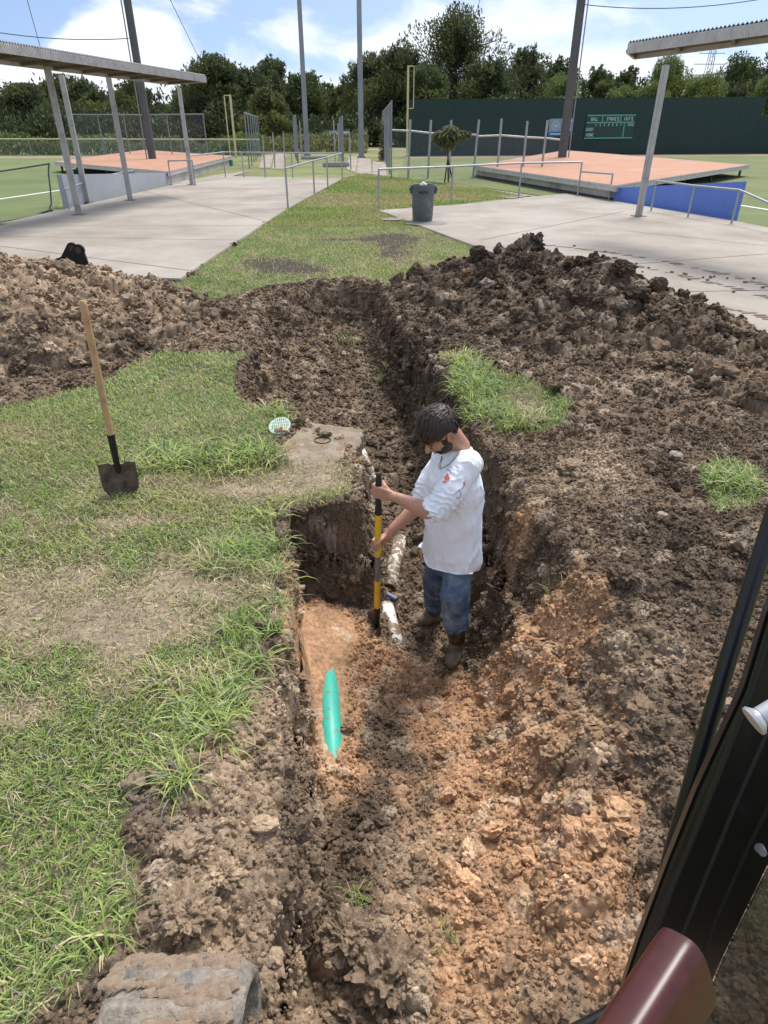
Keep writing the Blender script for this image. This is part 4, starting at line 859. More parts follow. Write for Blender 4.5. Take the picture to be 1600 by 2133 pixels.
TR = [  # x, dist, ytop, width, kind
 (-60, 92, 185, 190, 'dark', 'dark tree cut by the left edge of the photo'), (70, 90, 178, 150, 'dark', 'dark spreading tree under the left end of the left canopy'), (160, 100, 160, 150, 'dark', 'tall dark tree seen between the first canopy posts'), (215, 95, 190, 90, 'mid', 'small dark tree behind the second canopy post'),
 (292, 94, 170, 105, 'dark', 'dark tree directly behind the left dark light pole'), (362, 130, 222, 110, 'mid', 'low distant tree behind the third canopy post'), (452, 88, 112, 150, 'dark', 'big dark tree right of the left canopy end'), (395, 96, 178, 80, 'olive', 'lower olive tree at the foot of the big dark tree'),
 (530, 92, 138, 120, 'dark', 'dark tree between the big tree and the middle poles'), (575, 98, 118, 100, 'dark', 'pointed dark tree just left of the left middle pole'), (560, 80, 185, 90, 'olive', 'yellow-green bushy tree left of the middle poles'), (640, 100, 148, 100, 'mid', 'round tree directly behind the left middle pole'),
 (690, 112, 178, 90, 'mid', 'lower green tree between the two middle poles'), (728, 100, 170, 70, 'olive', 'light green tree left of the right middle pole'), (780, 92, 108, 120, 'dark', 'dark tree directly behind the right middle pole'), (835, 90, 88, 150, 'dark', 'tall dark tree behind the right foul pole'),
 (945, 96, 10, 235, 'dark', 'tallest dark tree standing over the green wall'), (890, 86, 130, 110, 'mid', 'green tree at the left foot of the tallest tree'), (1010, 90, 120, 110, 'dark', 'dark tree at the right foot of the tallest tree'), (1085, 98, 95, 120, 'dark', 'spiky dark tree halfway along the wall'),
 (1150, 110, 118, 110, 'dark', 'distant dark tree behind the right dark light pole'), (1165, 84, 140, 110, 'willow', 'bright green drooping tree behind the right dark light pole'), (1235, 88, 138, 90, 'mid', 'dark green tree above the scoreboard'), (1290, 100, 142, 90, 'dark', 'low dark tree right of the scoreboard'),
 (1285, 82, 172, 90, 'willow', 'low yellow-green tree above the scoreboard'), (1380, 84, 104, 150, 'willow', 'tall bright willow behind the right canopy post'), (1340, 80, 160, 100, 'willow', 'bright willow left of the right canopy post'), (1450, 80, 140, 130, 'willow', 'broad bright willow right of the canopy post'),
 (1510, 92, 112, 120, 'mid', 'tall grey-green tree near the right end of the wall'), (1500, 84, 175, 90, 'dark', 'dark tree gap near the right end of the wall'), (1590, 88, 92, 110, 'dark', 'dark tree rising at the right edge'), (1590, 78, 140, 110, 'willow', 'bright willow at the right edge of the photo'), (1680, 84, 110, 150, 'mid', 'tree cut by the right edge of the photo')]
for i_, (x, Yd, yt, w_, kd, lb) in enumerate(TR):
    tree('willow_tree' if kd == 'willow' else 'broadleaf_tree', lb, x, Yd, 290, yt, w_ * 1.28, kd, 100 + i_, 'trees beyond the ball fields', n=34000 if w_ > 140 else 22000, spiky=kd != 'willow')
# undergrowth in front of and between the trees: low mass of brush
def brush(name, x0, x1, Y0, Y1, hmin, hmax, n, colr, seed, dry=.2):
    rg = np.random.default_rng(seed); xs = rg.uniform(x0, x1, n); ys = rg.uniform(Y0, Y1, n); hh = hmin + (hmax - hmin) * vnoise(np.stack([xs / 2.3, ys / 2.3, xs * 0], 1), seed) ** 1.1
    z = hh * rg.random(n) ** .7; s = rg.uniform(.10, .30, n) * (Y0 / 75); d = rg.normal(size=(n, 3)); d[:, 2] = np.abs(d[:, 2]) + .8; d /= np.linalg.norm(d, axis=1, keepdims=True); sd = np.cross(d, rg.normal(size=(n, 3))); sd /= np.linalg.norm(sd, axis=1, keepdims=True)
    q = np.stack([xs, ys, z], 1); V = np.stack([q - d * s[:, None], q + sd * (s * .4)[:, None], q + d * s[:, None], q - sd * (s * .4)[:, None]], 1).reshape(-1, 3)
    c = colr[None] * (.6 + .8 * rg.random(n))[:, None]; dr = (rg.random(n) < dry)[:, None]; c = np.where(dr, STRAW * .55, c); return tag(raw(name, V, np.arange(n * 4).reshape(-1, 4), M_leaf, col=np.repeat(c, 4, 0)), kind='stuff')
brush('undergrowth', -75, 12, 82, 88, 1.2, 4.5, 26000, c3v(.06, .085, .035), 1, .05); brush('undergrowth', 10, 66, 78, 84, 2.0, 5.5, 16000, c3v(.06, .085, .03), 2, .05)
brush('undergrowth', -120, 120, 100, 116, 4, 9.5, 30000, c3v(.045, .07, .025), 3, .02)
brush('field_edge_weeds', -62, -10, 59.5, 64, .4, 1.6, 22000, c3v(.115, .165, .055), 4, .1); brush('path_edge_weeds', -12, -1.5, 64, 72, .4, 1.9, 5200, c3v(.14, .165, .06), 5, .3)

# shaggy little tree in front of the right fence, vines on the fence end
vt = G(931, 381); root = empty('vine_tree', (*vt, 0), 'small shaggy vine-covered tree with a flat mop crown before the green wall', 'tree')
tk = MB(); c0 = AT(933, 380, vt[1])
for q_ in ((926, 381), (934, 380), (943, 378)): tk.tube([(*G(*q_), 0), AT(933, 330, vt[1]), AT(934, 300, vt[1])], .035, 6, .02)
tk.build('trunk', M_bark, root, smooth=True)
def shag(parent, centres, n, colr, seed, name='crown', hang=.5):
    rg = np.random.default_rng(seed); cs_ = np.array([(*c[:3], c[3], c[4]) for c in centres]); k = rg.integers(0, len(cs_), n); d = rg.normal(size=(n, 3)); d /= np.linalg.norm(d, axis=1, keepdims=True)
    q = cs_[k, :3] + d * (rg.random(n) ** .5)[:, None] * np.stack([cs_[k, 3], cs_[k, 3] * .8, cs_[k, 4]], 1); s = rg.uniform(.05, .13, n); ax = d.copy(); ax[:, 2] -= hang; ax /= np.linalg.norm(ax, axis=1, keepdims=True); sd = np.cross(ax, rg.normal(size=(n, 3))); sd /= np.linalg.norm(sd, axis=1, keepdims=True)
    V = np.stack([q - ax * s[:, None], q + sd * (s * .22)[:, None], q + ax * s[:, None], q - sd * (s * .22)[:, None]], 1).reshape(-1, 3); c = colr[None] * (.5 + 1.0 * rg.random(n))[:, None]; dr = (rg.random(n) < .25)[:, None]; c = np.where(dr, STRAW * .5, c)
    o = raw(name, V, np.arange(n * 4).reshape(-1, 4), M_leaf, parent, col=np.repeat(c, 4, 0))
    if parent: o.matrix_parent_inverse = Matrix.Translation(-parent_world(parent))
    return o
def cc_(x, y, Yd, rx, rz): a = AT(x, y, Yd); return (a.x, a.y, a.z, rx, rz)
Yv = vt[1]
shag(root, [cc_(938, 273, Yv, .35, .22), cc_(930, 288, Yv, .55, .28), cc_(918, 283, Yv, .35, .2), cc_(950, 282, Yv, .4, .2), cc_(966, 280, Yv, .25, .14), cc_(975, 279, Yv, .12, .08), cc_(932, 302, Yv, .30, .25), cc_(915, 290, Yv, .3, .2)], 3600, c3v(.14, .165, .07), 3, hang=1.0)
Yf = G(797, 327)[1]
vn = empty('vine', (G(800, 340)[0], G(800, 340)[1], 0), 'dry vine hanging over the fence end left of the foul pole', 'vine'); shag(vn, [cc_(802, 262, Yf - 6, .35, .6), cc_(799, 285, Yf - 6, .2, .7), cc_(798, 310, Yf - 6, .25, .8), cc_(797, 325, Yf - 6, .3, .4)], 1600, c3v(.16, .16, .09), 5, 'leaves')

# ------------------------------------------------------------------ parked vehicle at the end of the path
cx_, cy_ = G(712, 309); car = empty('parked_car', (cx_, cy_, 0), 'small dark vehicle parked at the end of the path under the trees', 'car')
M_car = mat('dark blue car paint', (.02, .03, .055), .3, .3, coat=.6); M_glass = mat('car glass', (.30, .40, .45), .08, .0, spec=1); M_rub = mat('tyre rubber', (.02, .02, .02), .85); M_wh = mat('headlight lens', (.8, .82, .85), .2)
def cpt(x, y, z): a = .35; return (cx_ + x * math.cos(a) - y * math.sin(a), cy_ + x * math.sin(a) + y * math.cos(a), z)
def cprism(prof, w, wtop=None, name='body', m=M_car, parent=car, bevel=.06):
    mb = MB(); n = len(prof); zs = [p[1] for p in prof]; V = []
    for s_ in (-1, 1):
        for (x, z) in prof: ww = w / 2 * (1 - .16 * max(0, (z - .95)) / .7); V.append(cpt(x, s_ * ww, z))
    mb.add(V, [tuple(range(n)), tuple(range(n, 2 * n))[::-1]] + [(i, n + i, n + (i + 1) % n, (i + 1) % n) for i in range(n)]); o = mb.build(name, m, parent, bevel=bevel)
    bm = bmesh.new(); bm.from_mesh(o.data); bmesh.ops.recalc_face_normals(bm, faces=bm.faces); bm.to_mesh(o.data); bm.free(); return o
cprism([(-2.2, .35), (2.2, .35), (2.25, .8), (1.9, 1.0), (1.2, 1.08), (.55, 1.62), (-1.5, 1.66), (-2.15, 1.1), (-2.25, .8)], 1.8)
cprism([(1.08, 1.1), (.55, 1.56), (-1.45, 1.60), (-1.95, 1.12)], 1.84, name='window', m=M_glass, bevel=.01)
for sx_ in (-1.4, 1.4):
    for sy_ in (-.85, .85): wh = MB().tube([cpt(sx_, sy_ - .1, .34), cpt(sx_, sy_ + .1, .34)], .34, 16).build('wheel', M_rub, car, smooth=True); MB().tube([cpt(sx_, sy_ - .115, .34), cpt(sx_, sy_ + .115, .34)], .19, 12).build('rim', M_galv, wh, smooth=True)
for sy_ in (-.65, .65): MB().box(cpt(-2.22, sy_, .82), (.12, .35, .2), .35).build('headlight', M_wh, car)

# ------------------------------------------------------------------ small things on the ground
def lathe(prof, n=32):
    mb = MB(); V = []; m = len(prof)
    for r, z in prof: V += [(r * math.cos(2 * math.pi * k / n), r * math.sin(2 * math.pi * k / n), z) for k in range(n)]
    mb.add(V, [(i * n + k, i * n + (k + 1) % n, (i + 1) * n + (k + 1) % n, (i + 1) * n + k) for i in range(m - 1) for k in range(n)]); return mb
def moved(mb, off, Rm=None):
    mb.v = [tuple((Rm @ Vector(v) if Rm else Vector(v)) + Vector(off)) for v in mb.v]; return mb
M_can = mat('grey bin plastic', (.115, .135, .155), .5, var=.12, vscale=5, dirt=(.20, .19, .18), dirt_scale=5, dirt_amt=.22)
M_blk = mat('black plastic', (.018, .02, .022), .45); M_bag = mat('white rubbish', (.75, .76, .78), .5)
bx_, by_ = G(880, 459, .045); can = empty('trash_can', (bx_, by_, .045), 'round grey plastic rubbish bin standing on the corner of the right paving', 'trash can')
moved(lathe([(0, .0), (.235, 0), (.245, .02), (.272, .56), (.285, .57), (.288, .68), (.300, .70), (.305, .765), (.312, .775), (.305, .79), (.285, .785), (.275, .60), (.23, .06), (0, .05)], 48), (bx_, by_, .045)).build('body', M_can, can, smooth=True)
for s_ in (-1, 1):
    h = MB(); cs = [(bx_ + s_ * .29, by_ + q, .045 + z) for q, z in ((-.09, .74), (-.085, .66), (-.07, .63), (.07, .63), (.085, .66), (.09, .74))]
    V = [(x, y, z) for x, y, z in cs] + [(x + s_ * .085, y, z - .012) for x, y, z in cs]; h.tube([(bx_ + s_ * .30, by_ - .09, .78), (bx_ + s_ * .335, by_ - .085, .735), (bx_ + s_ * .335, by_ + .085, .735), (bx_ + s_ * .30, by_ + .09, .78)], .016, 8)
    h.hexa([(bx_ + s_ * .29, by_ - .095, .64), (bx_ + s_ * .33, by_ - .08, .67), (bx_ + s_ * .33, by_ + .08, .67), (bx_ + s_ * .29, by_ + .095, .64)], [(bx_ + s_ * .30, by_ - .095, .80), (bx_ + s_ * .342, by_ - .085, .76), (bx_ + s_ * .342, by_ + .085, .76), (bx_ + s_ * .30, by_ + .095, .80)]); h.build('handle', M_can, can, bevel=.006)
moved(lathe([(0, .70), (.10, .72), (.2, .68), (.27, .66)], 20), (bx_, by_, .045)).build('dark_liner', M_blk, can, smooth=True)
tr_ = MB(); tr_.tube([(bx_ - .06, by_, .80), (bx_, by_ + .03, .85), (bx_ + .08, by_, .82)], [.05, .06, .03], 8); tag(tr_.build('rubbish', M_bag, smooth=True), 'crumpled white rubbish showing over the rim of the grey bin', 'rubbish')
cu = bpy.data.curves.new('t', 'FONT'); cu.body = 'BRUTE'; cu.size = .075; cu.extrude = .002; cu.offset = .0022; cu.align_x = 'CENTER'; cu.align_y = 'CENTER'
ob = bpy.data.objects.new('t', cu); C.objects.link(ob); bpy.context.view_layer.update(); me = bpy.data.meshes.new_from_object(ob.evaluated_get(bpy.context.evaluated_depsgraph_get())); bpy.data.objects.remove(ob)
for v in me.vertices: a = v.co.x / .291 - .05; v.co = Vector((bx_ + math.sin(a) * (.2925 + v.co.z), by_ - math.cos(a) * (.2925 + v.co.z), .045 + .635 + v.co.y))
me.materials.clear(); me.materials.append(M_blk); o = link(bpy.data.objects.new('lettering', me), can); o.matrix_parent_inverse = Matrix.Translation(-parent_world(can))
M_patch = mat('dark concrete', (.20, .175, .145), .5); wp = MB(); rg_ = random.Random(4)  # darker, smoother patches of paving in front of and beside the bin
for cx__, cy__, rx__, ry__, z__ in ((bx_ + .1, by_ - .55, .55, .42, .0495), (bx_ - .75, by_ + .25, .32, .3, .0495)): flat(wp, [(cx__ + rx__ * math.cos(a / 16 * 6.283) * rg_.uniform(.75, 1.1), cy__ + ry__ * math.sin(a / 16 * 6.283) * rg_.uniform(.75, 1.1)) for a in range(16)], z__)
tag(wp.build('dark_patch', M_patch), kind='structure')

# digger bucket lying behind the left heap
M_bk = mat('black bucket steel', (.022, .024, .028), .45, .5, var=.3, vscale=12); M_rust = mat('rusty pin', (.12, .075, .05), .7, .5)
bk0 = AT(140, 575, 10.6); bkt = empty('digger_bucket', (bk0.x, bk0.y, .045), 'black excavator bucket with two pin ears, lying on the paving behind the left soil heap', 'bucket')
def ear(x, y, Yd, w):
    c = AT(x, y, Yd); P = [(c.x + .085 * math.cos(a), c.z + .085 * math.sin(a)) for a in [math.radians(q) for q in range(-30, 151, 20)]] + [(c.x - .20, c.z - .12), (c.x - .38, c.z - .19), (c.x - .38, .1), (c.x + .12, .1)]
    mb = MB(); n = len(P); mb.add([(p[0], Yd - w, p[1]) for p in P] + [(p[0], Yd + w, p[1]) for p in P], [tuple(range(n)), tuple(range(n, 2 * n))[::-1]] + [(i, n + i, n + (i + 1) % n, (i + 1) % n) for i in range(n)])
    o = mb.build('ear', M_bk, bkt); bm = bmesh.new(); bm.from_mesh(o.data); bmesh.ops.recalc_face_normals(bm, faces=bm.faces); bm.to_mesh(o.data); bm.free()
    MB().tube([(c.x, Yd - w - .02, c.z), (c.x, Yd + w + .02, c.z)], .045, 16).build('pin_boss', M_rust, o, smooth=True)
ear(151, 517, 10.8, .02); ear(165, 521, 10.5, .02)
sh = MB(); pf = [(-.5, .05), (-.42, .16), (-.3, .22), (.05, .20), (.14, .05)]
for w_ in (0,):
    V = []
    for yq in (10.3, 11.0): V += [(bk0.x + x, yq, z * .9 + .03) for x, z in pf] + [(bk0.x + x * .94, yq, z * .86 + .03) for x, z in pf]
    n = 5; Fq = []
    for b_ in (0, 1):
        o_ = b_ * n
        Fq += [(o_ + i, o_ + i + 1, 2 * n + o_ + i + 1, 2 * n + o_ + i) for i in range(n - 1)]
    sh.add(V, Fq)
sh.build('shell', M_bk, bkt)
for yq in (10.28, 11.02): sp = MB(); sp.add([(bk0.x + x, yq + e, z * .9 + .03) for e in (-.015, .015) for x, z in pf], [(4, 3, 2, 1, 0), (5, 6, 7, 8, 9)] + [(i, (i + 1) % 5, 5 + (i + 1) % 5, 5 + i) for i in range(5)]); sp.build('side_plate', M_bk, bkt)

# shovels
M_wood = mat('worn ash handle', (.50, .31, .15), .5, var=.18, vscale=14, dirt=(.33, .20, .11), dirt_scale=9, dirt_amt=.3)
M_sst = mat('blackened socket steel', (.03, .028, .028), .5, .6, var=.3, vscale=20); M_blade = mat('muddy rusted blade', (.15, .105, .075), .8, .2, var=.35, vscale=18, dirt=(.075, .055, .045), dirt_scale=14, dirt_amt=.45, bump=.3, bscale=40)
def blade_mesh(name, m, parent, top, axis, side, w, L_, curve=.35, shoulder=.06):
    axis = axis.normalized(); side = (side - axis * side.dot(axis)).normalized(); nr = side.cross(axis); V = []; NU, NV = 14, 14
    for lay in (0, 1):
        for j in range(NV + 1):
            v = j / NV; ww = w * (1 if v < .45 else max(.10, 1 - ((v - .45) / .57) ** 2.2))
            for i in range(NU + 1):
                u = -1 + 2 * i / NU; dish = curve * w * (u * u - .3) * .5; rib = .012 * math.exp(-(u / .16) ** 2) * max(0, 1 - v * 1.3); V.append(top + axis * (v * L_ - (shoulder * .25 if (abs(u) > .3 and j == 0) else 0) + (.0 if abs(u) > .25 else -.0)) + side * u * ww + nr * (-dish + rib - lay * .003 - .05 * w * v))
    S = (NV + 1) * (NU + 1); Fq = []
    for j in range(NV):
        for i in range(NU):
            k = j * (NU + 1) + i; Fq += [(k, k + 1, k + NU + 2, k + NU + 1), (S + k, S + k + NU + 1, S + k + NU + 2, S + k + 1)]
    for j in range(NV):
        for i in (0, NU): k = j * (NU + 1) + i; Fq.append((k, k + NU + 1, S + k + NU + 1, S + k))
    for i in range(NU): k = i; Fq.append((k, S + k, S + k + 1, k + 1))
    mb = MB(); mb.add(V, Fq); return mb.build(name, m, parent, smooth=True)
gx, gy = G(257, 1028); gz0 = ground_z(gx, gy)
sB = AT(258, 1035, gy); sT = AT(172, 626, 3.72); ax_v = (sB - sT).normalized()
shv = empty('shovel', (sB.x, sB.y, gz0), 'wooden long-handled shovel standing upright, its rusty blade stuck in the lawn', 'shovel', 'shovels')
def onl(y): 
    t = (y - 626) / (1035 - 626); u, dy, dz = ray(0, y); Yd = 3.72 + (gy - 3.72) * t; return AT(172 + (258 - 172) * t, y, Yd)
MB().tube([sT, sT + ax_v * .012, sT + ax_v * .03, onl(914)], [.012, .0195, .021, .0195], 16).build('handle', M_wood, shv, smooth=True)
skt = MB().tube([onl(908), onl(940), onl(972), onl(985)], [.0225, .022, .018, .012], 14).build('socket', M_sst, shv, smooth=True); MB().tube([onl(905), onl(910)], .024, 14).build('collar', M_sst, skt, smooth=True)
blade_mesh('blade', M_blade, shv, onl(968), ax_v, Vector((1, .25, 0)), .112, .26)

# ---- buried pipes, drain slab, grate
M_pvc = mat('muddy white pipe', (.72, .70, .62), .45, dirt=(.26, .19, .12), dirt_scale=17, dirt_amt=.60, dirt_edge=.02)
M_pvcl = mat('white pipe with mud smears', (.74, .73, .68), .4, dirt=(.27, .19, .12), dirt_scale=11, dirt_amt=.47, dirt_edge=.02)
M_gp = mat('turquoise pipe', (.065, .52, .40), .45, var=.12, vscale=12, dirt=(.30, .20, .12), dirt_scale=22, dirt_amt=.20, dirt_edge=.03)
def gpt(x, y, z, dz=0): a = G(x, y, z); return Vector((a[0], a[1], z + dz))
def hollow(name, pts, r, m, label, group='exposed drain pipes'):
    o = MB().tube(pts, r, 24, cap=False).build(name, m, smooth=True); md = o.modifiers.new('t', 'SOLIDIFY'); md.thickness = .006; md.offset = -1; return tag(o, label, 'pipe', group)
def onfloor(x, y, z0, dz):
    z = z0
    for _ in range(4): a = G(x, y, z); z = ground_z(a[0], a[1])
    return Vector((*G(x, y, z0), z0 + dz))
hollow('drain_pipe', [gpt(803, 1262, -.80), gpt(812, 1300, -.835), gpt(840, 1400, -.97)], .050, M_pvcl, 'muddy white pipe running out of the orange soil beside the shovel blade')
hollow('drain_pipe', [gpt(834, 1125, -.89), gpt(824, 1165, -.875), gpt(810, 1228, -.87)], .048, M_pvc, 'mud-caked white pipe between the man and the shovel shaft')
hollow('drain_pipe', [gpt(752, 940, -.22), gpt(768, 975, -.28), gpt(782, 1020, -.42)], .032, M_pvc, 'short white pipe sticking out beside the drain slab behind the hand')
bf = MB().tube([gpt(806, 1240, -.78), gpt(826, 1250, -.79)], [.028, .024], 14); tag(bf.build('pipe_coupling', mat('blue coupling', (.03, .09, .28), .4, dirt=(.14, .1, .07), dirt_scale=20, dirt_amt=.5), smooth=True), 'dark blue rubber coupling on the muddy pipe by the shovel', 'pipe coupling')
gpp = []
for k in range(9):
    t = k / 8; x = 683 + 9 * t; y = 1388 + 190 * t; z = -.565
    for _ in range(5): a = G(x, y, z); z = ground_z(a[0], a[1])
    gpp.append([a[0], a[1], z])
zs = [p[2] for p in gpp]; zl = np.polyfit(range(9), zs, 1)
gp = MB().tube([Vector((p[0], p[1], zl[1] + zl[0] * i - .066 + .040 * math.sin(math.pi * i / 8))) for i, p in enumerate(gpp)], .056, 24); tag(gp.build('sewer_pipe', M_gp, smooth=True), 'bright turquoise pipe half uncovered in the orange soil', 'pipe', 'exposed drain pipes')
# drain slab with a round opening
zsl = max(ground_z(*G(680, 915)), 0) + .005; hc = Vector((*G(672, 917, zsl), 0)); SP = [G(x, y, zsl) for x, y in ((640, 878), (757, 893), (752, 922), (735, 945), (640, 985), (585, 960), (600, 915))]
SP = SP if sum(SP[i][0] * SP[(i + 1) % 7][1] - SP[(i + 1) % 7][0] * SP[i][1] for i in range(7)) > 0 else SP[::-1]
def edge_at(a):
    best = 9; d = (math.cos(a), math.sin(a))
    for i in range(7):
        p, q = SP[i], SP[(i + 1) % 7]; ex, ey = q[0] - p[0], q[1] - p[1]; den = d[0] * ey - d[1] * ex
        if abs(den) < 1e-9: continue
        t = ((p[0] - hc.x) * ey - (p[1] - hc.y) * ex) / den; u = ((p[0] - hc.x) * d[1] - (p[1] - hc.y) * d[0]) / den
        if t > 0 and -1e-6 <= u <= 1 + 1e-6: best = min(best, t)
    return best
NA = 64; V = []; rh = .062
for k in range(NA):
    a = 2 * math.pi * k / NA; e = edge_at(a) * (1 + .03 * math.sin(k * 2.3) + .02 * math.sin(k * 5.1))
    for r_, z_ in ((rh, zsl - .25), (rh, zsl - .004), (rh + .006, zsl), (rh + (e - rh) * .3, zsl + .002), (rh + (e - rh) * .65, zsl - .001), (e - .008, zsl - .002), (e, zsl - .012), (e, zsl - .12)): V.append((hc.x + r_ * math.cos(a), hc.y + r_ * math.sin(a), z_))
sb_ = MB(); sb_.add(V, [(8 * k + j, 8 * k + j + 1, 8 * ((k + 1) % NA) + j + 1, 8 * ((k + 1) % NA) + j) for k in range(NA) for j in range(7)]); slab = empty('drain_slab', (hc.x, hc.y, zsl), 'pale concrete drain slab with a round opening, level with the lawn beside the trench', 'drain cover')
sb_.build('slab', mat('pale drain concrete', (.36, .30, .225), .9, var=.25, vscale=9, dirt=(.22, .165, .11), dirt_scale=9, dirt_amt=.55, bump=.4, bscale=30), slab)
MB().tube([(hc.x, hc.y, zsl - .2), (hc.x, hc.y, zsl + .006)], rh - .002, 28, cap=False).build('pipe_collar', mat('dark green pipe', (.03, .10, .07), .5), slab, smooth=True); MB().tube([(hc.x, hc.y, zsl - .15), (hc.x, hc.y, zsl - .148)], rh - .004, 28).build('pipe_darkness', M_blk, slab)  # black disc paints the darkness inside the pipe
# round grate lid lying tilted in the grass
gl = Vector((*G(583, 888, .05), .055)); Rm = Matrix.Rotation(R(24), 3, 'X') @ Matrix.Rotation(R(-8), 3, 'Y'); gr_ = MB(); r_o = .086
V = []
for k in range(40): a = 2 * math.pi * k / 40; V += [(r_o * math.cos(a), r_o * math.sin(a), -.012), (r_o * math.cos(a), r_o * math.sin(a), .004), (r_o * .84 * math.cos(a), r_o * .84 * math.sin(a), .004), (r_o * .84 * math.cos(a), r_o * .84 * math.sin(a), -.012)]
gr_.add(V, [(4 * k + j, 4 * k + (j + 1) % 4, 4 * ((k + 1) % 40) + (j + 1) % 4, 4 * ((k + 1) % 40) + j) for k in range(40) for j in range(4)])
for k in range(9):
    x_ = -.064 + .016 * k; h_ = math.sqrt(max(0, (r_o * .86) ** 2 - x_ * x_)); gr_.box((x_, 0, 0), (.0085, 2 * h_, .008))
for y_ in (-.042, -.014, .014, .042): h_ = math.sqrt((r_o * .86) ** 2 - y_ * y_); gr_.box((0, y_, -.0005), (2 * h_, .006, .0075))
tag(moved(gr_, gl, Rm).build('drain_grate', mat('pale green plastic', (.52, .66, .56), .5, dirt=(.4, .33, .24), dirt_scale=20, dirt_amt=.3)), 'round pale green drain grate lying loose in the grass', 'drain grate')
# stones and a stick-like white chip on the right slope
for (x, y, z, r_, cc__, lb) in ((1440, 800, .1, .045, (.42, .38, .32), 'pale stone high on the right soil slope'), (1405, 965, .05, .05, (.30, .25, .2), 'flat brownish stone in the middle of the right slope'), (530, 2070, .0, .024, (.50, .30, .17), 'small orange stone by the end of the crawler track'), (1380, 1080, .05, .035, (.34, .28, .2), 'small tan stone on the right slope above the trench')):
    a = G(x, y, z); zz_ = ground_z(*a); v, f = ico(3, 5, .5); s_ = MB(); s_.add([(a[0] + p[0] * r_, a[1] + p[1] * r_, zz_ + .3 * r_ + p[2] * r_ * .6) for p in v], f); tag(s_.build('stone', mat('stone %0.2f' % cc__[0], cc__, .85, var=.2, vscale=30, bump=.3, bscale=60), smooth=True), lb, 'stone', 'loose stones')

# ------------------------------------------------------------------ excavator round the camera: door frame, window, lever, track
M_frame = mat('black cab steel', (.010, .0105, .0115), .32, .1, spec=.5, var=.2, vscale=20); M_seal = mat('rubber seal', (.008, .008, .009), .6); M_chrome = mat('scuffed chrome', (.50, .51, .53), .42, .6, var=.1, vscale=60)
M_lev = mat('oxblood lever grip', (.060, .012, .009), .34, spec=.5, var=.25, vscale=55, detail=8, bump=.05, bscale=300); M_track = mat('muddy track rubber', (.15, .15, .15), .85, var=.45, vscale=45, dirt=(.33, .28, .22), dirt_scale=8, dirt_amt=.62, dirt_edge=.1, bump=.5, bscale=90)
exc = empty('excavator', (.9, -.5, 0), 'black excavator cab door frame, window, lever and left track seen from the seat', 'excavator')
def poly_tube(px, r, n=16): return MB().tube([AT(x, y, Yd) for x, y, Yd in px], r, n)
poly_tube([(1672, 900, .95), (1606, 1090, .88), (1510, 1395, .78), (1452, 1590, .72), (1398, 1780, .67), (1370, 1900, .645), (1352, 2010, .62), (1330, 2070, .59), (1255, 2120, .545), (1180, 2160, .50)], .0135).build('cab_pillar', M_frame, exc, smooth=True)
def slab_px(px, Yd0, th, name, m, bevel=.004, slope=0.0):
    """thick plate whose outline is given by sight lines at distance Yd0 (+ slope per pixel down)"""
    A = [AT(x, y, Yd0 + slope * (y - 1500)) for x, y in px]; B = [a + Vector((.35, .9, -.25)).normalized() * th for a in A]; n = len(A); mb = MB()
    mb.add(A + B, [tuple(range(n)), tuple(range(n, 2 * n))[::-1]] + [(i, n + i, n + (i + 1) % n, (i + 1) % n) for i in range(n)]); o = mb.build(name, m, exc)
    bm = bmesh.new(); bm.from_mesh(o.data); bmesh.ops.recalc_face_normals(bm, faces=bm.faces)
    if bevel: bmesh.ops.bevel(bm, geom=list(bm.edges), offset=bevel, segments=2, affect='EDGES', clamp_overlap=True)
    bm.to_mesh(o.data); bm.free(); return o
df = slab_px([(1700, 1110), (1600, 1270), (1548, 1440), (1450, 1650), (1390, 1800), (1330, 1960), (1296, 2062), (1270, 2200), (1420, 2200), (1500, 2010), (1600, 1805), (1720, 1600)], .60, .03, 'door_frame', M_frame, .004, -.00012)
for px, r_ in (([(1640, 1200, .60), (1560, 1450, .585), (1470, 1680, .565), (1400, 1850, .545), (1330, 2040, .52)], .0035), ([(1700, 1330, .59), (1600, 1520, .575), (1530, 1680, .558), (1440, 1900, .53), (1360, 2100, .50)], .0028), ([(1740, 1440, .58), (1640, 1600, .565), (1560, 1760, .55), (1480, 1940, .525), (1400, 2150, .495)], .0022)):
    poly_tube(px, r_, 8).build('door_seal', M_seal, df, smooth=True)
M_pane = mat('tinted cab window', (.004, .016, .012), .06, spec=.6, alpha=.60)
slab_px([(1600, 1812), (1508, 2000), (1425, 2200), (1900, 2200), (1900, 1500)], .525, .005, 'window_pane', M_pane, 0, -.00012)
c = AT(1582, 1766, .545); MB().tube([c, c + Vector((-.002, -.012, .006))], [.007, .005], 12).build('bolt', M_chrome, df, smooth=True)
k0 = AT(1568, 1503, .475); kd = (Vector((1.0, .25, .62))).normalized()
kn = MB().tube([k0, k0 + kd * .0035, k0 + kd * .004, k0 + kd * .009, k0 + kd * .012], [.0155, .0158, .0148, .010, .0095], 28).build('latch_knob', M_chrome, exc, smooth=True); MB().tube([k0 + kd * .010, k0 + kd * .05], .0105, 20).build('latch_pin', M_chrome, kn, smooth=True)
MB().bar(k0 + kd * .045 + Vector((0, 0, -.03)), k0 + kd * .045 + Vector((.01, 0, .04)), .03, .02).build('latch_block', M_galv, kn, bevel=.003)
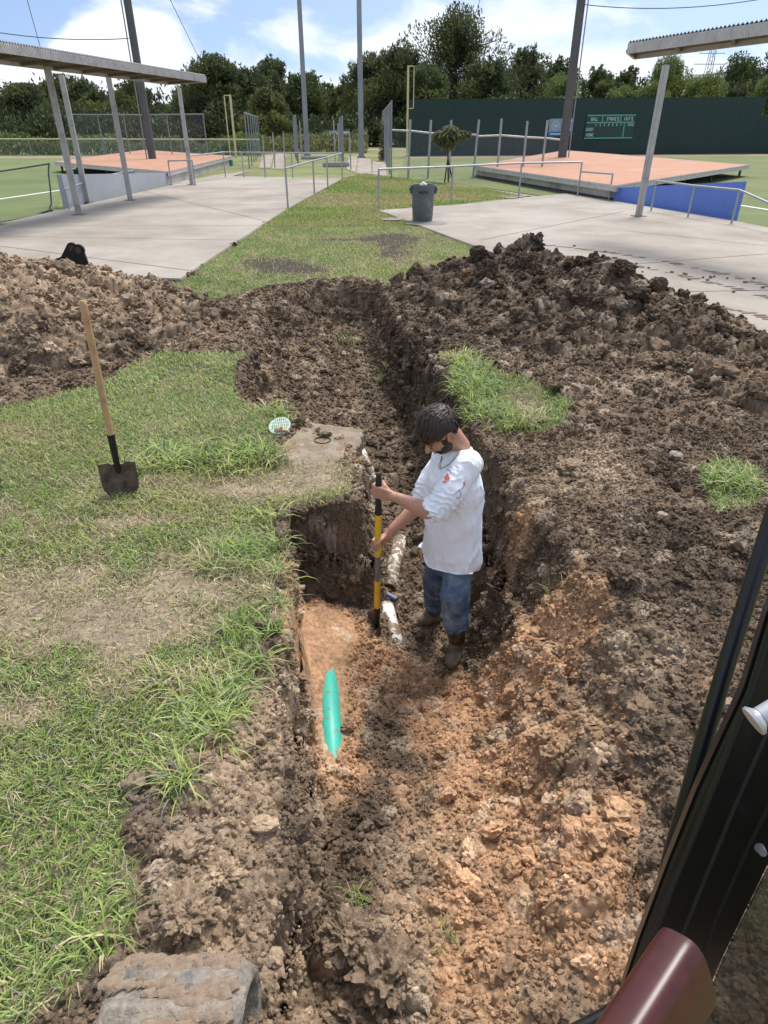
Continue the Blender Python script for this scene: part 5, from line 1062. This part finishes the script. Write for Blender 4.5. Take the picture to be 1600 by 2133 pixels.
# lever grip: rounded oblong bar rising from lower left
g0 = AT(1440, 2003, .36); g1_ = AT(1258, 2290, .245); axg = (g1_ - g0).normalized(); u1 = (AT(1492, 2068, .36) - AT(1382, 1955, .36)); u1 = (u1 - axg * u1.dot(axg)).normalized(); u2 = axg.cross(u1).normalized()
hw = (AT(1492, 2068, .36) - AT(1382, 1955, .36)).length / 2 * .66; ht = hw * .55; V = []; NR, NS = 40, 14; Lg = (g1_ - g0).length
for j in range(NS + 1):
    s_ = [0, .004, .010, .018, .028, .04, .06, .09, .12, .16, .2, .25, .3, .36, .42][j] * .8; sc_ = [.0, .72, .86, .94, .98, 1, 1, 1, .99, .98, .97, .96, .95, .94, .93][j]
    for i in range(NR):
        a = 2 * math.pi * i / NR; ex = 2 / 3.4; cx2 = math.copysign(abs(math.cos(a)) ** ex, math.cos(a)); sy2 = math.copysign(abs(math.sin(a)) ** ex, math.sin(a)); V.append(g0 + axg * (s_ * .55) + u1 * cx2 * (hw - .010 * (1 - sc_)* 2 if sc_ else 0) * (sc_ if sc_ < .9 else 1) + u2 * sy2 * ht * (sc_ if sc_ < .9 else 1))
mb = MB(); mb.add(V, [(i + NR * j, (i + 1) % NR + NR * j, (i + 1) % NR + NR * (j + 1), i + NR * (j + 1)) for j in range(NS) for i in range(NR)]); lv = mb.build('lever_grip', M_lev, exc, smooth=True)
bm = bmesh.new(); bm.from_mesh(lv.data); bmesh.ops.remove_doubles(bm, verts=bm.verts, dist=1e-5); bmesh.ops.recalc_face_normals(bm, faces=bm.faces); bm.to_mesh(lv.data); bm.free()
# rubber crawler track, front end round the idler
tcx, tw_, tR = -.50, .34, .155; tcy, tcz = .70, .10; path = []
for k in range(40): path.append((tcy - .9 + .9 * k / 40, tcz + tR, 0, 1))
for k in range(25): a = math.pi / 2 - math.pi * k / 24; path.append((tcy + tR * math.cos(a), tcz + tR * math.sin(a), math.cos(a), math.sin(a)))
for k in range(1, 41): path.append((tcy - .9 * k / 40, tcz - tR, 0, -1))
V = []; sec = [(-1, 0), (-.97, .012), (-.8, .020), (.8, .020), (.97, .012), (1, 0), (.97, -.014), (.8, -.022), (-.8, -.022), (-.97, -.014)]
for i, (y, z, ny, nz) in enumerate(path):
    lug = .012 if (i % 4) < 2 else 0
    for q, (sx2, h_) in enumerate(sec): hh = h_ + (lug if h_ > .015 else 0) + .004 * math.sin(i * 1.7 + q); V.append((tcx + sx2 * tw_ / 2, y + ny * hh, z + nz * hh))
ns = len(sec); mb = MB(); mb.add(V, [(i * ns + q, i * ns + (q + 1) % ns, (i + 1) * ns + (q + 1) % ns, (i + 1) * ns + q) for i in range(len(path) - 1) for q in range(ns)]); tb_ = mb.build('crawler_track', M_track, exc, smooth=True)
MB().tube([(tcx - .12, tcy, tcz), (tcx + .12, tcy, tcz)], .115, 24).build('idler_wheel', M_sst, tb_, smooth=True)
rg = np.random.default_rng(8); mm2 = MB(); Vv, Ff = ico(2, 3, .7)
for k in range(700):
    i_ = rg.integers(24, 58); y, z, ny, nz = path[i_]; xx = tcx + rg.uniform(-.95, .75) * tw_ / 2; kk = float(vnoise(np.array([[xx * 11, y * 14, 2.0]]), 4)[0])
    if kk < .30: continue
    r_ = rg.uniform(.006, .024); mm2.add([(xx + p[0] * r_ * 1.3, y + ny * .024 + p[1] * r_, z + nz * .024 + p[2] * r_ * .6) for p in Vv], Ff)
tag(mm2.build('caked_mud', mat('caked mud', (.27, .20, .14), .95, var=.3, vscale=50, bump=.4, bscale=100), tb_, smooth=True), kind='stuff')

# ------------------------------------------------------------------ the man in the trench
def rcone(mb, a, b, r0, r1, n=20):
    """capsule with two radii, round ends"""
    a = Vector(a); b = Vector(b); d = (b - a).normalized(); pts = []; rr = []
    for k in range(5): t = math.pi / 2 * (1 - k / 4); pts.append(a - d * r0 * math.sin(t)); rr.append(max(1e-4, r0 * math.cos(t)))
    for k in range(5): t = math.pi / 2 * k / 4; pts.append(b + d * r1 * math.sin(t)); rr.append(max(1e-4, r1 * math.cos(t)))
    return mb.tube(pts, rr, n)
def limb(mb, pts, rr, n=20):
    for i in range(len(pts) - 1): rcone(mb, pts[i], pts[i + 1], rr[i], rr[i + 1], n)
def ellip(mb, c, ax, n=24):
    """ellipsoid with three half axes (vectors)"""
    c = Vector(c); V = []; m = n // 2
    for j in range(m + 1):
        ph = math.pi * j / m
        for i in range(n): th = 2 * math.pi * i / n; V.append(c + ax[0] * math.sin(ph) * math.cos(th) + ax[1] * math.sin(ph) * math.sin(th) + ax[2] * math.cos(ph))
    return mb.add(V, [(j * n + i, (j + 1) * n + i, (j + 1) * n + (i + 1) % n, j * n + (i + 1) % n) for j in range(m) for i in range(n)])
def loft(mb, rings, n=40):
    """rings: (centre, side vector, front vector); superellipse sections"""
    V = []
    for c, s_, f_ in rings:
        for i in range(n): a = 2 * math.pi * i / n; ex = .85; V.append(Vector(c) + s_ * math.copysign(abs(math.cos(a)) ** ex, math.cos(a)) + f_ * math.copysign(abs(math.sin(a)) ** ex, math.sin(a)))
    m = len(rings); return mb.add(V, [(j * n + i, j * n + (i + 1) % n, (j + 1) * n + (i + 1) % n, (j + 1) * n + i) for j in range(m - 1) for i in range(n)] + [tuple(range(n))[::-1], tuple((m - 1) * n + i for i in range(n))])
def fuse(mb, name, m, voxel, smooth_n, parent, fn=None, smooth_f=.5):
    me = bpy.data.meshes.new(name); me.from_pydata(mb.v, [], mb.f); me.update(); bm = bmesh.new(); bm.from_mesh(me); bmesh.ops.remove_doubles(bm, verts=bm.verts, dist=1e-6); bmesh.ops.recalc_face_normals(bm, faces=bm.faces); bm.to_mesh(me); bm.free()
    o = bpy.data.objects.new(name, me); C.objects.link(o); r = o.modifiers.new('r', 'REMESH'); r.mode = 'VOXEL'; r.voxel_size = voxel; r.use_smooth_shade = True
    s_ = o.modifiers.new('s', 'SMOOTH'); s_.iterations = smooth_n; s_.factor = smooth_f
    bpy.context.view_layer.update(); out = bpy.data.meshes.new_from_object(o.evaluated_get(bpy.context.evaluated_depsgraph_get())); bpy.data.objects.remove(o); out.name = name
    if fn:
        n = len(out.vertices); co = np.empty(n * 3, np.float32); out.vertices.foreach_get('co', co); co = co.reshape(-1, 3); no = np.empty(n * 3, np.float32); out.vertex_normals.foreach_get('vector', no); no = no.reshape(-1, 3)
        co = fn(co, no); out.vertices.foreach_set('co', np.ascontiguousarray(co, np.float32).ravel()); out.update()
    out.materials.clear(); out.materials.append(m); out.polygons.foreach_set('use_smooth', [True] * len(out.polygons)); ob = bpy.data.objects.new(name, out); link(ob, parent)
    if parent: ob.matrix_parent_inverse = Matrix.Translation(-parent_world(parent))
    return ob
M_skin = mat('sunned skin', (.47, .245, .165), .5, spec=.4, var=.12, vscale=30, bump=.08, bscale=250); M_skin.node_tree.nodes['Principled BSDF'].inputs['Subsurface Weight'].default_value = .12; M_skin.node_tree.nodes['Principled BSDF'].inputs['Subsurface Radius'].default_value = (.02, .008, .005)
M_hair = mat('dark brown hair', (.040, .029, .023), .6, spec=.3, var=.6, vscale=45, bump=.4, bscale=140); M_shirt = mat('white cotton', (.83, .86, .92), .85, spec=.1, var=.03, vscale=30, bump=.1, bscale=300)
M_jean = mat('faded denim', (.055, .098, .175), .9, spec=.15, var=.35, vscale=14, dirt=(.18, .235, .30), dirt_scale=7, dirt_amt=.38, dirt_edge=.16, bump=.2, bscale=260); M_boot = mat('brown leather boot', (.055, .028, .020), .55, var=.3, vscale=18, dirt=(.19, .14, .095), dirt_scale=11, dirt_amt=.42, dirt_edge=.12); M_bootm = mat('mud-coated boot foot', (.20, .155, .11), .9, var=.3, vscale=25, dirt=(.11, .095, .085), dirt_scale=14, dirt_amt=.4, bump=.3, bscale=60)
man = empty('person', (*G(935, 1345, -.97), -.97), 'bearded man in white shirt and muddy jeans in the trench, digging with a yellow shovel', 'person')
F0 = Vector((-.86, -.51, 0)).normalized(); Ls = Vector((.51, -.86, 0)).normalized(); UP = Vector((0, 0, 1))
neck = AT(958, 930, 3.20); LS = AT(980, 970, 3.08); RS = AT(916, 962, 3.36); chest = AT(948, 1010, 3.19); belly = AT(945, 1085, 3.20); hip = AT(941, 1160, 3.22)
LE = AT(903, 1070, 2.98); LW = AT(829, 1037, 3.03); RE = AT(874, 1052, 3.28); RW = AT(818, 1102, 3.20)
# shovel line
SH0 = AT(789, 992, 3.10); SH1 = AT(785, 1302, 3.235)
def shp(y): return SH0 + (SH1 - SH0) * ((y - 992) / (1302 - 992))
sax = (SH1 - SH0).normalized()
HL = shp(1016); HR = shp(1120)
body = MB()
limb(body, [LS + Vector((0, 0, -.02)), LE + (LS - LE) * .02, LE + (LW - LE) * .35, LW], [.045, .046, .047, .029]); limb(body, [RS, RE, RE + (RW - RE) * .35, RW], [.045, .042, .043, .028])
limb(body, [neck + Vector((0, 0, -.10)), neck, AT(936, 912, 3.19)], [.060, .056, .056])
loft(body, [(hip, Ls * .15, F0 * .10), (belly, Ls * .15, F0 * .10), (chest, Ls * .17, F0 * .11), (chest + UP * .12, Ls * .12, F0 * .07)])
# head, bent forward
hc_ = AT(912, 893, 3.13); pitch = R(40); HF = (F0 * math.cos(pitch) - UP * math.sin(pitch)).normalized(); HL_ = Ls.copy(); HU = HL_.cross(HF) * -1; HU = HU if HU.z > 0 else -HU
k_ = .98
ellip(body, hc_ - HF * .012 + HU * .01, [HF * .098 * k_, HL_ * .077 * k_, HU * .098 * k_]); ellip(body, hc_ + HF * .030 - HU * .055, [HF * .064 * k_, HL_ * .060 * k_, HU * .082 * k_]); ellip(body, hc_ + HF * .052 - HU * .118, [HF * .030, HL_ * .034, HU * .024])
limb(body, [hc_ + HF * .088 - HU * .012, hc_ + HF * .118 - HU * .050], [.010, .0145], 12)      # nose
for s_ in (-1, 1):
    ellip(body, hc_ + HF * .080 + HL_ * s_ * .032 + HU * .004, [HF * .014, HL_ * .026, HU * .010], 14)      # brow
    e0 = hc_ + HL_ * s_ * .083 - HF * .004 - HU * .030
    for q in range(10): a = 2 * math.pi * q / 10; a2 = a + .63; rcone(body, e0 + HU * .030 * math.sin(a) + HF * .017 * math.cos(a) + HL_ * s_ * .006, e0 + HU * .030 * math.sin(a2) + HF * .017 * math.cos(a2) + HL_ * s_ * .006, .0052, .0052, 8)
    ellip(body, e0 - HL_ * s_ * .004, [HF * .014, HL_ * .006, HU * .026], 12)
limb(body, [hc_ - HF * .03 - HU * .07, neck + Vector((0, 0, .0))], [.060, .056])
limb(body, [hc_ + HF * .098 - HU * .083 - HL_ * .02, hc_ + HF * .098 - HU * .083 + HL_ * .02], [.006, .006], 10)  # lips
def hand(mb, wrist, grip, axis, towards, R_, front_first, n_up):
    """a hand closed round a bar at `grip` (bar direction axis); `towards` = from bar to wrist; R_ = bar radius"""
    ax = axis.normalized(); w = (wrist - grip); w = (w - ax * w.dot(ax)).normalized(); s_ = ax.cross(w).normalized()
    cam_dir = (Vector((0, 0, EYE)) - grip).normalized()
    if s_.dot(cam_dir) < 0: s_ = -s_
    if not front_first: s_ = -s_
    rad = R_ + .0095; palm = grip + w * (R_ + .024) + s_ * .006
    limb(mb, [wrist, wrist + (palm - wrist) * .5], [.027, .027], 14)
    for q in range(4):
        o_ = ax * ((q - 1.5) * .0205); rcone(mb, wrist + (palm - wrist) * .45 + o_ * .45, palm + o_ + s_ * .010, .0175, .0145, 12)
        kn = palm + o_ + s_ * (.012 + (.003 if q in (1, 2) else 0)); prev_ = kn; fr_ = (.0102, .0107, .0102, .0088)[q]; span = (4.25, 4.4, 4.3, 3.9)[q]; pr = fr_
        for t in range(1, 8):
            a = .30 + (span - .30) * t / 7; p = grip + o_ * (.98 - .02 * t / 7) + (w * math.cos(a) + s_ * math.sin(a)) * (rad + (.003 if t in (2, 4) else 0)); r_n = fr_ * (1 - .035 * t); rcone(mb, prev_, p, pr, r_n, 10); prev_ = p; pr = r_n
    th0 = palm + ax * (n_up * .040) - s_ * .006; t1 = grip + ax * (n_up * .046) - s_ * (rad * .75) + w * .012; t2 = grip + ax * (n_up * .036) - s_ * (rad * 1.05) - w * .016; t3 = grip + ax * (n_up * .026) - s_ * (rad * .9) - w * .033
    limb(mb, [wrist + (palm - wrist) * .4, th0, t1, t2, t3], [.018, .0155, .0125, .0112, .0095], 10)
hand(body, LW, HL, sax, None, .0165, True, -1)
hand(body, RW, HR, sax, None, .0155, False, -1)
bodyo = fuse(body, 'body', M_skin, .0034, 3, man)
# shirt
sh_ = MB(); ch2 = chest + UP * .095
loft(sh_, [(hip - UP * .045 + F0 * .005, Ls * .198, F0 * .158), (hip, Ls * .195, F0 * .152), (belly + (hip - belly) * .4, Ls * .186, F0 * .142), (belly, Ls * .184, F0 * .138), (chest, Ls * .195, F0 * .138), (chest + UP * .06, Ls * .188, F0 * .120), ((LS + RS) / 2 + UP * .030, Ls * .172, F0 * .098), (neck + UP * .004 + F0 * .010, Ls * .086, F0 * .076)], 48)
limb(sh_, [LS - Ls * .03 - UP * .005, LS + (LE - LS) * .5, LE + (LE - LS) * -.10], [.090, .084, .068], 24); limb(sh_, [RS + Ls * .04, RS + (RE - RS) * .5, RE - (RE - RS) * .06], [.082, .074, .060], 24)
def cuff(mb, a, b, r):  # flat-ended cylinder for the pushed-up cuff
    mb.tube([a, b], r, 28)
dL = (LE - LS).normalized(); cuff(sh_, LE - dL * .07 + F0 * .004, LE + F0 * .008 + (LW - LE) * .10 + UP * .004, .066); dR = (RE - RS).normalized(); cuff(sh_, RE - dR * .06, RE + (RW - RE) * .09, .056)
lsv, lev = np.array(LS), np.array(LE); rsv, rev = np.array(RS), np.array(RE); f0n, lsn = np.array(F0), np.array(Ls)
def folds(co, no):
    def seg(a, b): d = b - a; L2 = d @ d; t = np.clip(((co - a) @ d) / L2, 0, 1.15); return t * math.sqrt(L2), np.linalg.norm(co - a - t[:, None] * d, axis=1), t
    tl, dl, ttl = seg(lsv, lev); tr, dr_, ttr = seg(rsv, rev); disp = np.zeros(len(co), np.float32)
    wob = fbm(co, 9, 3, 201); wob2 = fbm(co, 22, 2, 207)
    for t_, d_, tt in ((tl, dl, ttl), (tr, dr_, ttr)):
        m_ = (d_ < .12) * sstep(.40, .8, tt); disp += m_ * .0105 * (1 - np.abs(np.sin(t_ * 85 + wob * 6.5 + wob2 * 2))) ** 1.2 * 1.3 - m_ * .002
    arm = np.minimum(1, sstep(.11, .07, dl) * sstep(.3, .5, ttl) + sstep(.10, .07, dr_) * sstep(.3, .5, ttr))
    # long soft folds on the torso, fanning down from the near armpit and from the shoulder to the belly
    c0 = np.array(LS) - np.array((0, 0, .12)); rel = co - c0; u = rel @ f0n; v = -rel[:, 2]; ang = np.arctan2(u, v + .12); r_ = np.hypot(u, v + .12)
    fan = (1 - np.abs(np.sin(ang * 7.5 + 2.0 * fbm(co, 5, 2, 203)))) ** 2.2 * sstep(.03, .25, r_)
    q = co.copy(); q[:, 2] *= .35; q2 = q + .25 * (q @ f0n)[:, None] * f0n; rid = (1 - np.abs(fbm(q2, 13, 3, 205))) ** 4
    low = sstep(chest.z + .02, hip.z, co[:, 2]); disp += (1 - arm) * (fan * .027 * (.3 + .7 * low) + rid * .008 - .009)
    q3 = co.copy(); q3 = q3 + .8 * (q3[:, 2:3] * np.array([[.6, .3, 0]])); disp += (1 - arm) * .016 * fbm(np.stack([co @ lsn * 5, co @ f0n * 4, co[:, 2] * 8 + (co @ f0n) * 7], 1), 1, 2, 209)
    disp += (1 - arm) * low * .008 * np.sin((co @ lsn) * 42 + (co @ f0n) * 26 + wob * 3) * sstep(belly.z, hip.z - .03, co[:, 2])
    co = co + no * disp[:, None]
    hu_ = (co - np.array(hip)) @ (lsn * .8 + f0n * .55); hemz = hip.z + .045 - .060 * np.exp(-((hu_ - .07) / .11) ** 2) + .020 * np.exp(-((hu_ + .03) / .018) ** 2)
    b_ = co[:, 2] < hemz; co[b_, 2] = hemz[b_] + .15 * (co[b_, 2] - hemz[b_]); return co
shirt = fuse(sh_, 'shirt', M_shirt, .005, 6, man, folds)
# jeans
jn = MB(); LH_ = AT(953, 1185, 3.14); LK = AT(948, 1240, 3.06); LC = AT(949, 1302, 3.10); RH2 = AT(918, 1178, 3.31); RK = AT(908, 1210, 3.38); RC = AT(906, 1262, 3.50)
loft(jn, [(hip + UP * .12, Ls * .130, F0 * .10), (hip + UP * .02, Ls * .148, F0 * .110), (hip - UP * .05, Ls * .150, F0 * .112), (hip - UP * .12, Ls * .12, F0 * .08)], 40)
limb(jn, [LH_, LK, LC + (LK - LC) * .3], [.092, .086, .080], 24); limb(jn, [RH2, RK, RC + (RK - RC) * .3], [.090, .082, .072], 24)
jn.tube([LC + (LK - LC) * .4, LC + (LK - LC) * .12, LC], [.080, .082, .074], 28); jn.tube([RC + (RK - RC) * .4, RC + (RK - RC) * .1, RC], [.073, .075, .067], 28)
lkz = np.array(LK); lcn = np.array(LC); rcn = np.array(RC)
def jfold(co, no):
    w1 = fbm(co, 8, 3, 221); d1 = np.linalg.norm((co - lcn)[:, :3], axis=1); d2 = np.linalg.norm(co - rcn, axis=1); low = np.maximum(sstep(.20, .03, d1), sstep(.18, .03, d2))
    disp = .0115 * low * (1 - np.abs(np.sin(co[:, 2] * 75 + w1 * 7))) + .014 * w1 + .010 * (1 - np.abs(fbm(co * np.array([1, 1, .6]), 11, 3, 223))) ** 5 - .007
    q = co @ lsn; disp += .004 * (1 - low) * np.sin(co[:, 2] * 24 + q * 30 + w1 * 4); return co + no * disp[:, None]
jeans = fuse(jn, 'jeans', M_jean, .0055, 5, man, jfold)
# boots, standing in the mud
def boot(top, heel, toe_dir, L_, name='boot'):
    td = toe_dir.normalized(); b = MB(); ank = Vector((heel.x, heel.y, heel.z + .10)) + td * .02; limb(b, [top + UP * .05, top + (ank - top) * .5, ank], [.066, .060, .053], 22); o = fuse(b, 'boot', M_boot, .005, 4, man)
    f = MB(); limb(f, [heel + UP * .045, heel + UP * .045 + td * L_ * .45, heel + UP * .036 + td * L_ * .75, heel + UP * .030 + td * L_], [.047, .050, .052, .040], 22); limb(f, [ank, heel + UP * .065 + td * L_ * .4], [.053, .045], 20)
    def flatten(co, no): co = co + no * (.004 * fbm(co, 25, 3, 231))[:, None]; co[:, 2] = np.maximum(co[:, 2], heel.z - .004); return co
    fuse(f, 'foot', M_bootm, .005, 4, o, flatten); return o
hz1 = -.955; hp = G(951, 1350, hz1); gz = ground_z(*hp); boot(LC + UP * .02, Vector((hp[0], hp[1], gz + .01)), Vector((-.30, -.95, 0)), .17)
hp2 = G(908, 1292, -.95); gz2 = ground_z(*hp2); boot(RC + UP * .02, Vector((hp2[0], hp2[1], gz2 + .005)), Vector((-.9, -.25, 0)), .16)
# hair and beard: shells plus strands
def headpt(d, k=1.0): 
    """point on the skull surface in head-frame direction d = (forward, left, up)"""
    f, l, u = d; s_ = 1 / math.sqrt((f / (.098 * k_)) ** 2 + (l / (.077 * k_)) ** 2 + (u / (.098 * k_)) ** 2); return hc_ - HF * .012 + HU * .01 + (HF * f + HL_ * l + HU * u) * s_ * k
def is_hair(f, l, u): return u > (.52 if f > .50 else (.62 * (f + .35) / .85 - .10 if f > -.35 else -.60)) and not (abs(l) > .75 and u < -.10 and -.30 < f < .45)
hs = MB(); rh_ = random.Random(2); bmh = bmesh.new(); bmesh.ops.create_icosphere(bmh, subdivisions=5, radius=1); keepf = [f for f in bmh.faces if is_hair(*f.calc_center_median())]; vid = {}; VV_ = []; FF_ = []
for f in keepf:
    t_ = []
    for v in f.verts:
        if v.index not in vid:
            c3 = v.co; nn = float(fbm(np.array([[c3.x * 1.2, c3.y * 4.5, c3.z * 2.5]]), 2.2, 3, 241)[0]); vid[v.index] = len(VV_); VV_.append(headpt(c3, 1.05 + .16 * max(0, c3.z) + .10 * nn + (.05 if c3.x > .4 else 0)))
        t_.append(vid[v.index])
    FF_.append(tuple(t_))
bmh.free(); hs.add(VV_, FF_); hair = hs.build('hair', M_hair, man, smooth=True); md = hair.modifiers.new('s', 'SOLIDIFY'); md.thickness = .016; md.offset = -1
stm = MB()
for k in range(2600):
    d = Vector((rh_.gauss(0, 1), rh_.gauss(0, 1), rh_.gauss(0, 1))).normalized()
    if not is_hair(*d) and rh_.random() > .02: continue
    t_dir = (Vector((.85, rh_.gauss(0, .25), -.25)) - d * .5) if d.z > .15 else Vector((-.1, rh_.gauss(0, .2), -1)); t_dir = (t_dir - d * t_dir.dot(d)).normalized(); Lh = rh_.uniform(.20, .5) if d.z > .1 else rh_.uniform(.12, .25); lift = 1.08 + .15 * max(0, d.z) + rh_.uniform(-.02, .11); p = []
    for q in range(4): dd = (d + t_dir * Lh * q).normalized(); p.append(headpt(dd, lift + (.03 if q in (1, 2) else (-.02 if q == 3 else -.03))))
    w_ = .0036; sd = (p[1] - p[0]).cross(p[0] - hc_).normalized() * w_; b_ = len(stm.v); stm.v += [tuple(p[0] - sd), tuple(p[0] + sd), tuple(p[1] - sd), tuple(p[1] + sd), tuple(p[2] - sd * .7), tuple(p[2] + sd * .7), tuple(p[3])]; stm.f += [(b_, b_ + 1, b_ + 3, b_ + 2), (b_ + 2, b_ + 3, b_ + 5, b_ + 4), (b_ + 4, b_ + 5, b_ + 6)]
stm.build('strands', mat('hair highlights', (.042, .030, .023), .5, spec=.4, var=.5, vscale=50), hair)
bd = MB(); fcx = hc_ + HF * .030 - HU * .055
def facept(d, k): return fcx + HF * d[0] * .064 * k_ * k + HL_ * d[1] * .060 * k_ * k + HU * d[2] * .082 * k_ * k
bmh = bmesh.new(); bmesh.ops.create_icosphere(bmh, subdivisions=4, radius=1); vid = {}; VV_ = []; FF_ = []
def is_beard(f, l, u): return (u < -.42 + .3 * abs(l) * (f < .6) and f > -.30 and not (f > .74 and abs(l) < .38 and -.60 < u < -.45)) or (abs(l) > .80 and u < .42 and -.18 < f < .22)
for f in bmh.faces:
    if not is_beard(*f.calc_center_median()): continue
    t_ = []
    for v in f.verts:
        if v.index not in vid: vid[v.index] = len(VV_); VV_.append(facept(v.co, 1.08 + .10 * max(0, -v.co.z) + rh_.uniform(-.02, .05)))
        t_.append(vid[v.index])
    FF_.append(tuple(t_))
bmh.free(); bd.add(VV_, FF_); beard = bd.build('beard', M_hair, man, smooth=True); md = beard.modifiers.new('s', 'SOLIDIFY'); md.thickness = .014; md.offset = -1
es = MB()
for s_ in (-1, 1): rcone(es, hc_ + HF * .096 + HL_ * s_ * .018 + HU * .006, hc_ + HF * .084 + HL_ * s_ * .050 + HU * .008, .0055, .0035, 8); ellip(es, hc_ + HF * .090 + HL_ * s_ * .032 - HU * .014, [HF * .006, HL_ * .012, HU * .005], 10)
es.build('eyebrows', M_hair, man, smooth=True)
# prints and cord follow the cloth: found by casting sight lines on the shirt
from mathutils.bvhtree import BVHTree
bv = BVHTree.FromPolygons([v.co for v in shirt.data.vertices], [tuple(p.vertices) for p in shirt.data.polygons])
def on_shirt(x, y, off=.003):
    u, dy, dz = ray(x, y); d = Vector((u, dy, dz)).normalized(); h = bv.ray_cast(Vector((0, 0, EYE)), d); 
    return (h[0] + h[1] * off) if h[0] else None
M_red = mat('coral print', (.80, .17, .12), .8); M_ink = mat('grey print line', (.16, .17, .20), .8); M_cord = mat('dark cord', (.06, .05, .045), .7)
def decal(name, polys, m):
    mb = MB()
    for P in polys:
        Q = [on_shirt(*p) for p in P]
        if all(Q): mb.add(Q, [tuple(range(len(Q)))])
    return mb.build(name, m, shirt) if mb.v else None
decal('chest_print', [[(926, 992), (930, 992), (932, 999), (927, 1001)], [(931, 986), (935, 988), (934, 1000), (930, 1001)], [(921, 1004), (929, 1002), (931, 1006), (925, 1007)], [(935, 992), (938, 996), (934, 1003), (932, 1003)]], M_red)
decal('sleeve_print', [[(964, 1005), (969, 1005), (969, 1010), (965, 1011)]], M_red)
def inkline(name, pts, r=.0013, m=M_ink):
    Q = [on_shirt(*p, .002) for p in pts]; Q = [q for q in Q if q]
    return MB().tube(Q, r, 6).build(name, m, shirt) if len(Q) > 1 else None
inkline('sleeve_print', [(970, 1000), (966, 1004), (967, 1012), (962, 1018), (955, 1021), (950, 1026), (944, 1030)]); inkline('sleeve_print', [(956, 1021), (961, 1028), (958, 1036), (950, 1038)])
inkline('chest_print', [(932, 978), (937, 981), (940, 985)], .0018)
inkline('neck_cord', [(921, 950), (919, 958), (914, 972), (917, 977), (926, 973), (938, 966), (948, 955), (957, 944)], .0016, M_cord); inkline('neck_cord', [(922, 952), (919, 964), (918, 975)], .0014, M_cord)
# the shovel in his hands
M_fib = mat('yellow fibreglass', (.80, .48, .02), .4, var=.05, vscale=12, dirt=(.35, .24, .12), dirt_scale=18, dirt_amt=.18); M_gry = mat('grey worn shaft', (.17, .16, .16), .5, var=.2, vscale=20); M_grip = mat('black rubber grip', (.015, .018, .02), .55)
dg = empty('shovel', shp(1300), 'short yellow-shafted shovel with a black grip, held upright by the man', 'shovel', 'shovels')
MB().tube([shp(1058), shp(1143)], .0185, 18).build('shaft', M_fib, dg, smooth=True); MB().tube([shp(1143), shp(1196)], .0175, 18).build('grey_band', M_gry, dg, smooth=True); MB().tube([shp(1196), shp(1262)], .0187, 18).build('lower_shaft', M_fib, dg, smooth=True)
gk = MB().tube([shp(986), shp(990), shp(997), shp(1040), shp(1060)], [.008, .015, .0175, .018, .021], 18); gk.build('grip', M_grip, dg, smooth=True)
lo = [shp(994) , shp(994) + Vector((-.035, .01, .0)), shp(1010) + Vector((-.058, .015, 0)), shp(1030) + Vector((-.045, .012, 0)), shp(1046) + Vector((-.012, 0, 0))]
MB().tube(lo, .0095, 12).build('grip_loop', M_pvc, dg, smooth=True)
MB().tube([shp(1258), shp(1290), shp(1306)], [.021, .020, .015], 16).build('socket', M_sst, dg, smooth=True)
blade_mesh('blade', M_blade, dg, shp(1288), (sax + Vector((-.04, 0, 0))).normalized(), Vector((.55, -1, 0)), .085, .23, .5)

# big broken lumps of clay resting on the heaps and at the near end of the trench
for i_, (x, y, z, r_, fl2, lb) in enumerate(((1400, 745, .25, .20, .55, 'largest overhanging clay slab on the right heap'), (1290, 590, .55, .13, .8, 'dark clay lump crowning the middle of the right heap ridge'), (1105, 520, .7, .12, .9, 'pointed clay lump on the highest peak of the right heap'),
        (1495, 700, .35, .11, 1.0, 'upright horn of clay at the lower end of the right heap ridge'), (1190, 985, .0, .10, .5, 'flat clay slab on the pale patch above the right trench edge'), (720, 1960, -.35, .085, .8, 'rounded sod lump left of the large one at the trench bottom'), (805, 2010, -.33, .12, .75, 'largest sod lump at the bottom of the photo'),
        (470, 1850, .02, .055, .8, 'crumbly dark lump on the near left bank'), (400, 1930, .02, .07, .6, 'tan crumbly lump just above the crawler track'), (225, 1950, .03, .035, .7, 'small grey mud lump lying in the near grass'), (120, 700, .45, .12, .7, 'large tan clod halfway up the left heap'), (300, 640, .3, .10, .7, 'dark clod near the right end of the left heap'), (1290, 1250, -.1, .07, .7, 'tan lump on the slope level with the man'), (1230, 1750, -.2, .09, .7, 'orange lump in the lower right of the trench'))):
    a = G(x, y, z); zz_ = ground_z(*a); j_ = int(np.argmin((X - a[0]) ** 2 + (Y - a[1]) ** 2)); v, f = ico(5, i_ + 11, .0)
    q_ = v + i_ * 5.3; v = v * (1 + .38 * fbm(q_, 1.1, 3, 400 + i_) + .20 * fbm(q_, 3.2, 3, 401) + .11 * fbm(q_, 9, 3, 402) + .16 * (worley(q_ * 3.1, 403)[0] - .5))[:, None]
    an = i_ * 1.7; v = np.stack([v[:, 0] * math.cos(an) - v[:, 1] * math.sin(an), v[:, 0] * math.sin(an) + v[:, 1] * math.cos(an), v[:, 2] * fl2], 1) * r_ + np.array([a[0], a[1], zz_ + r_ * fl2 * .25])
    cb = np.median(col[np.argsort((X - a[0]) ** 2 + (Y - a[1]) ** 2)[:200]], 0) * .95; cv = cb[None] * (.65 + .9 * vnoise(v * 45, 7))[:, None]
    tag(raw('soil_lump', v, f, M_clod, smooth=False, col=cv), lb, 'soil lump', 'big lumps of clay')
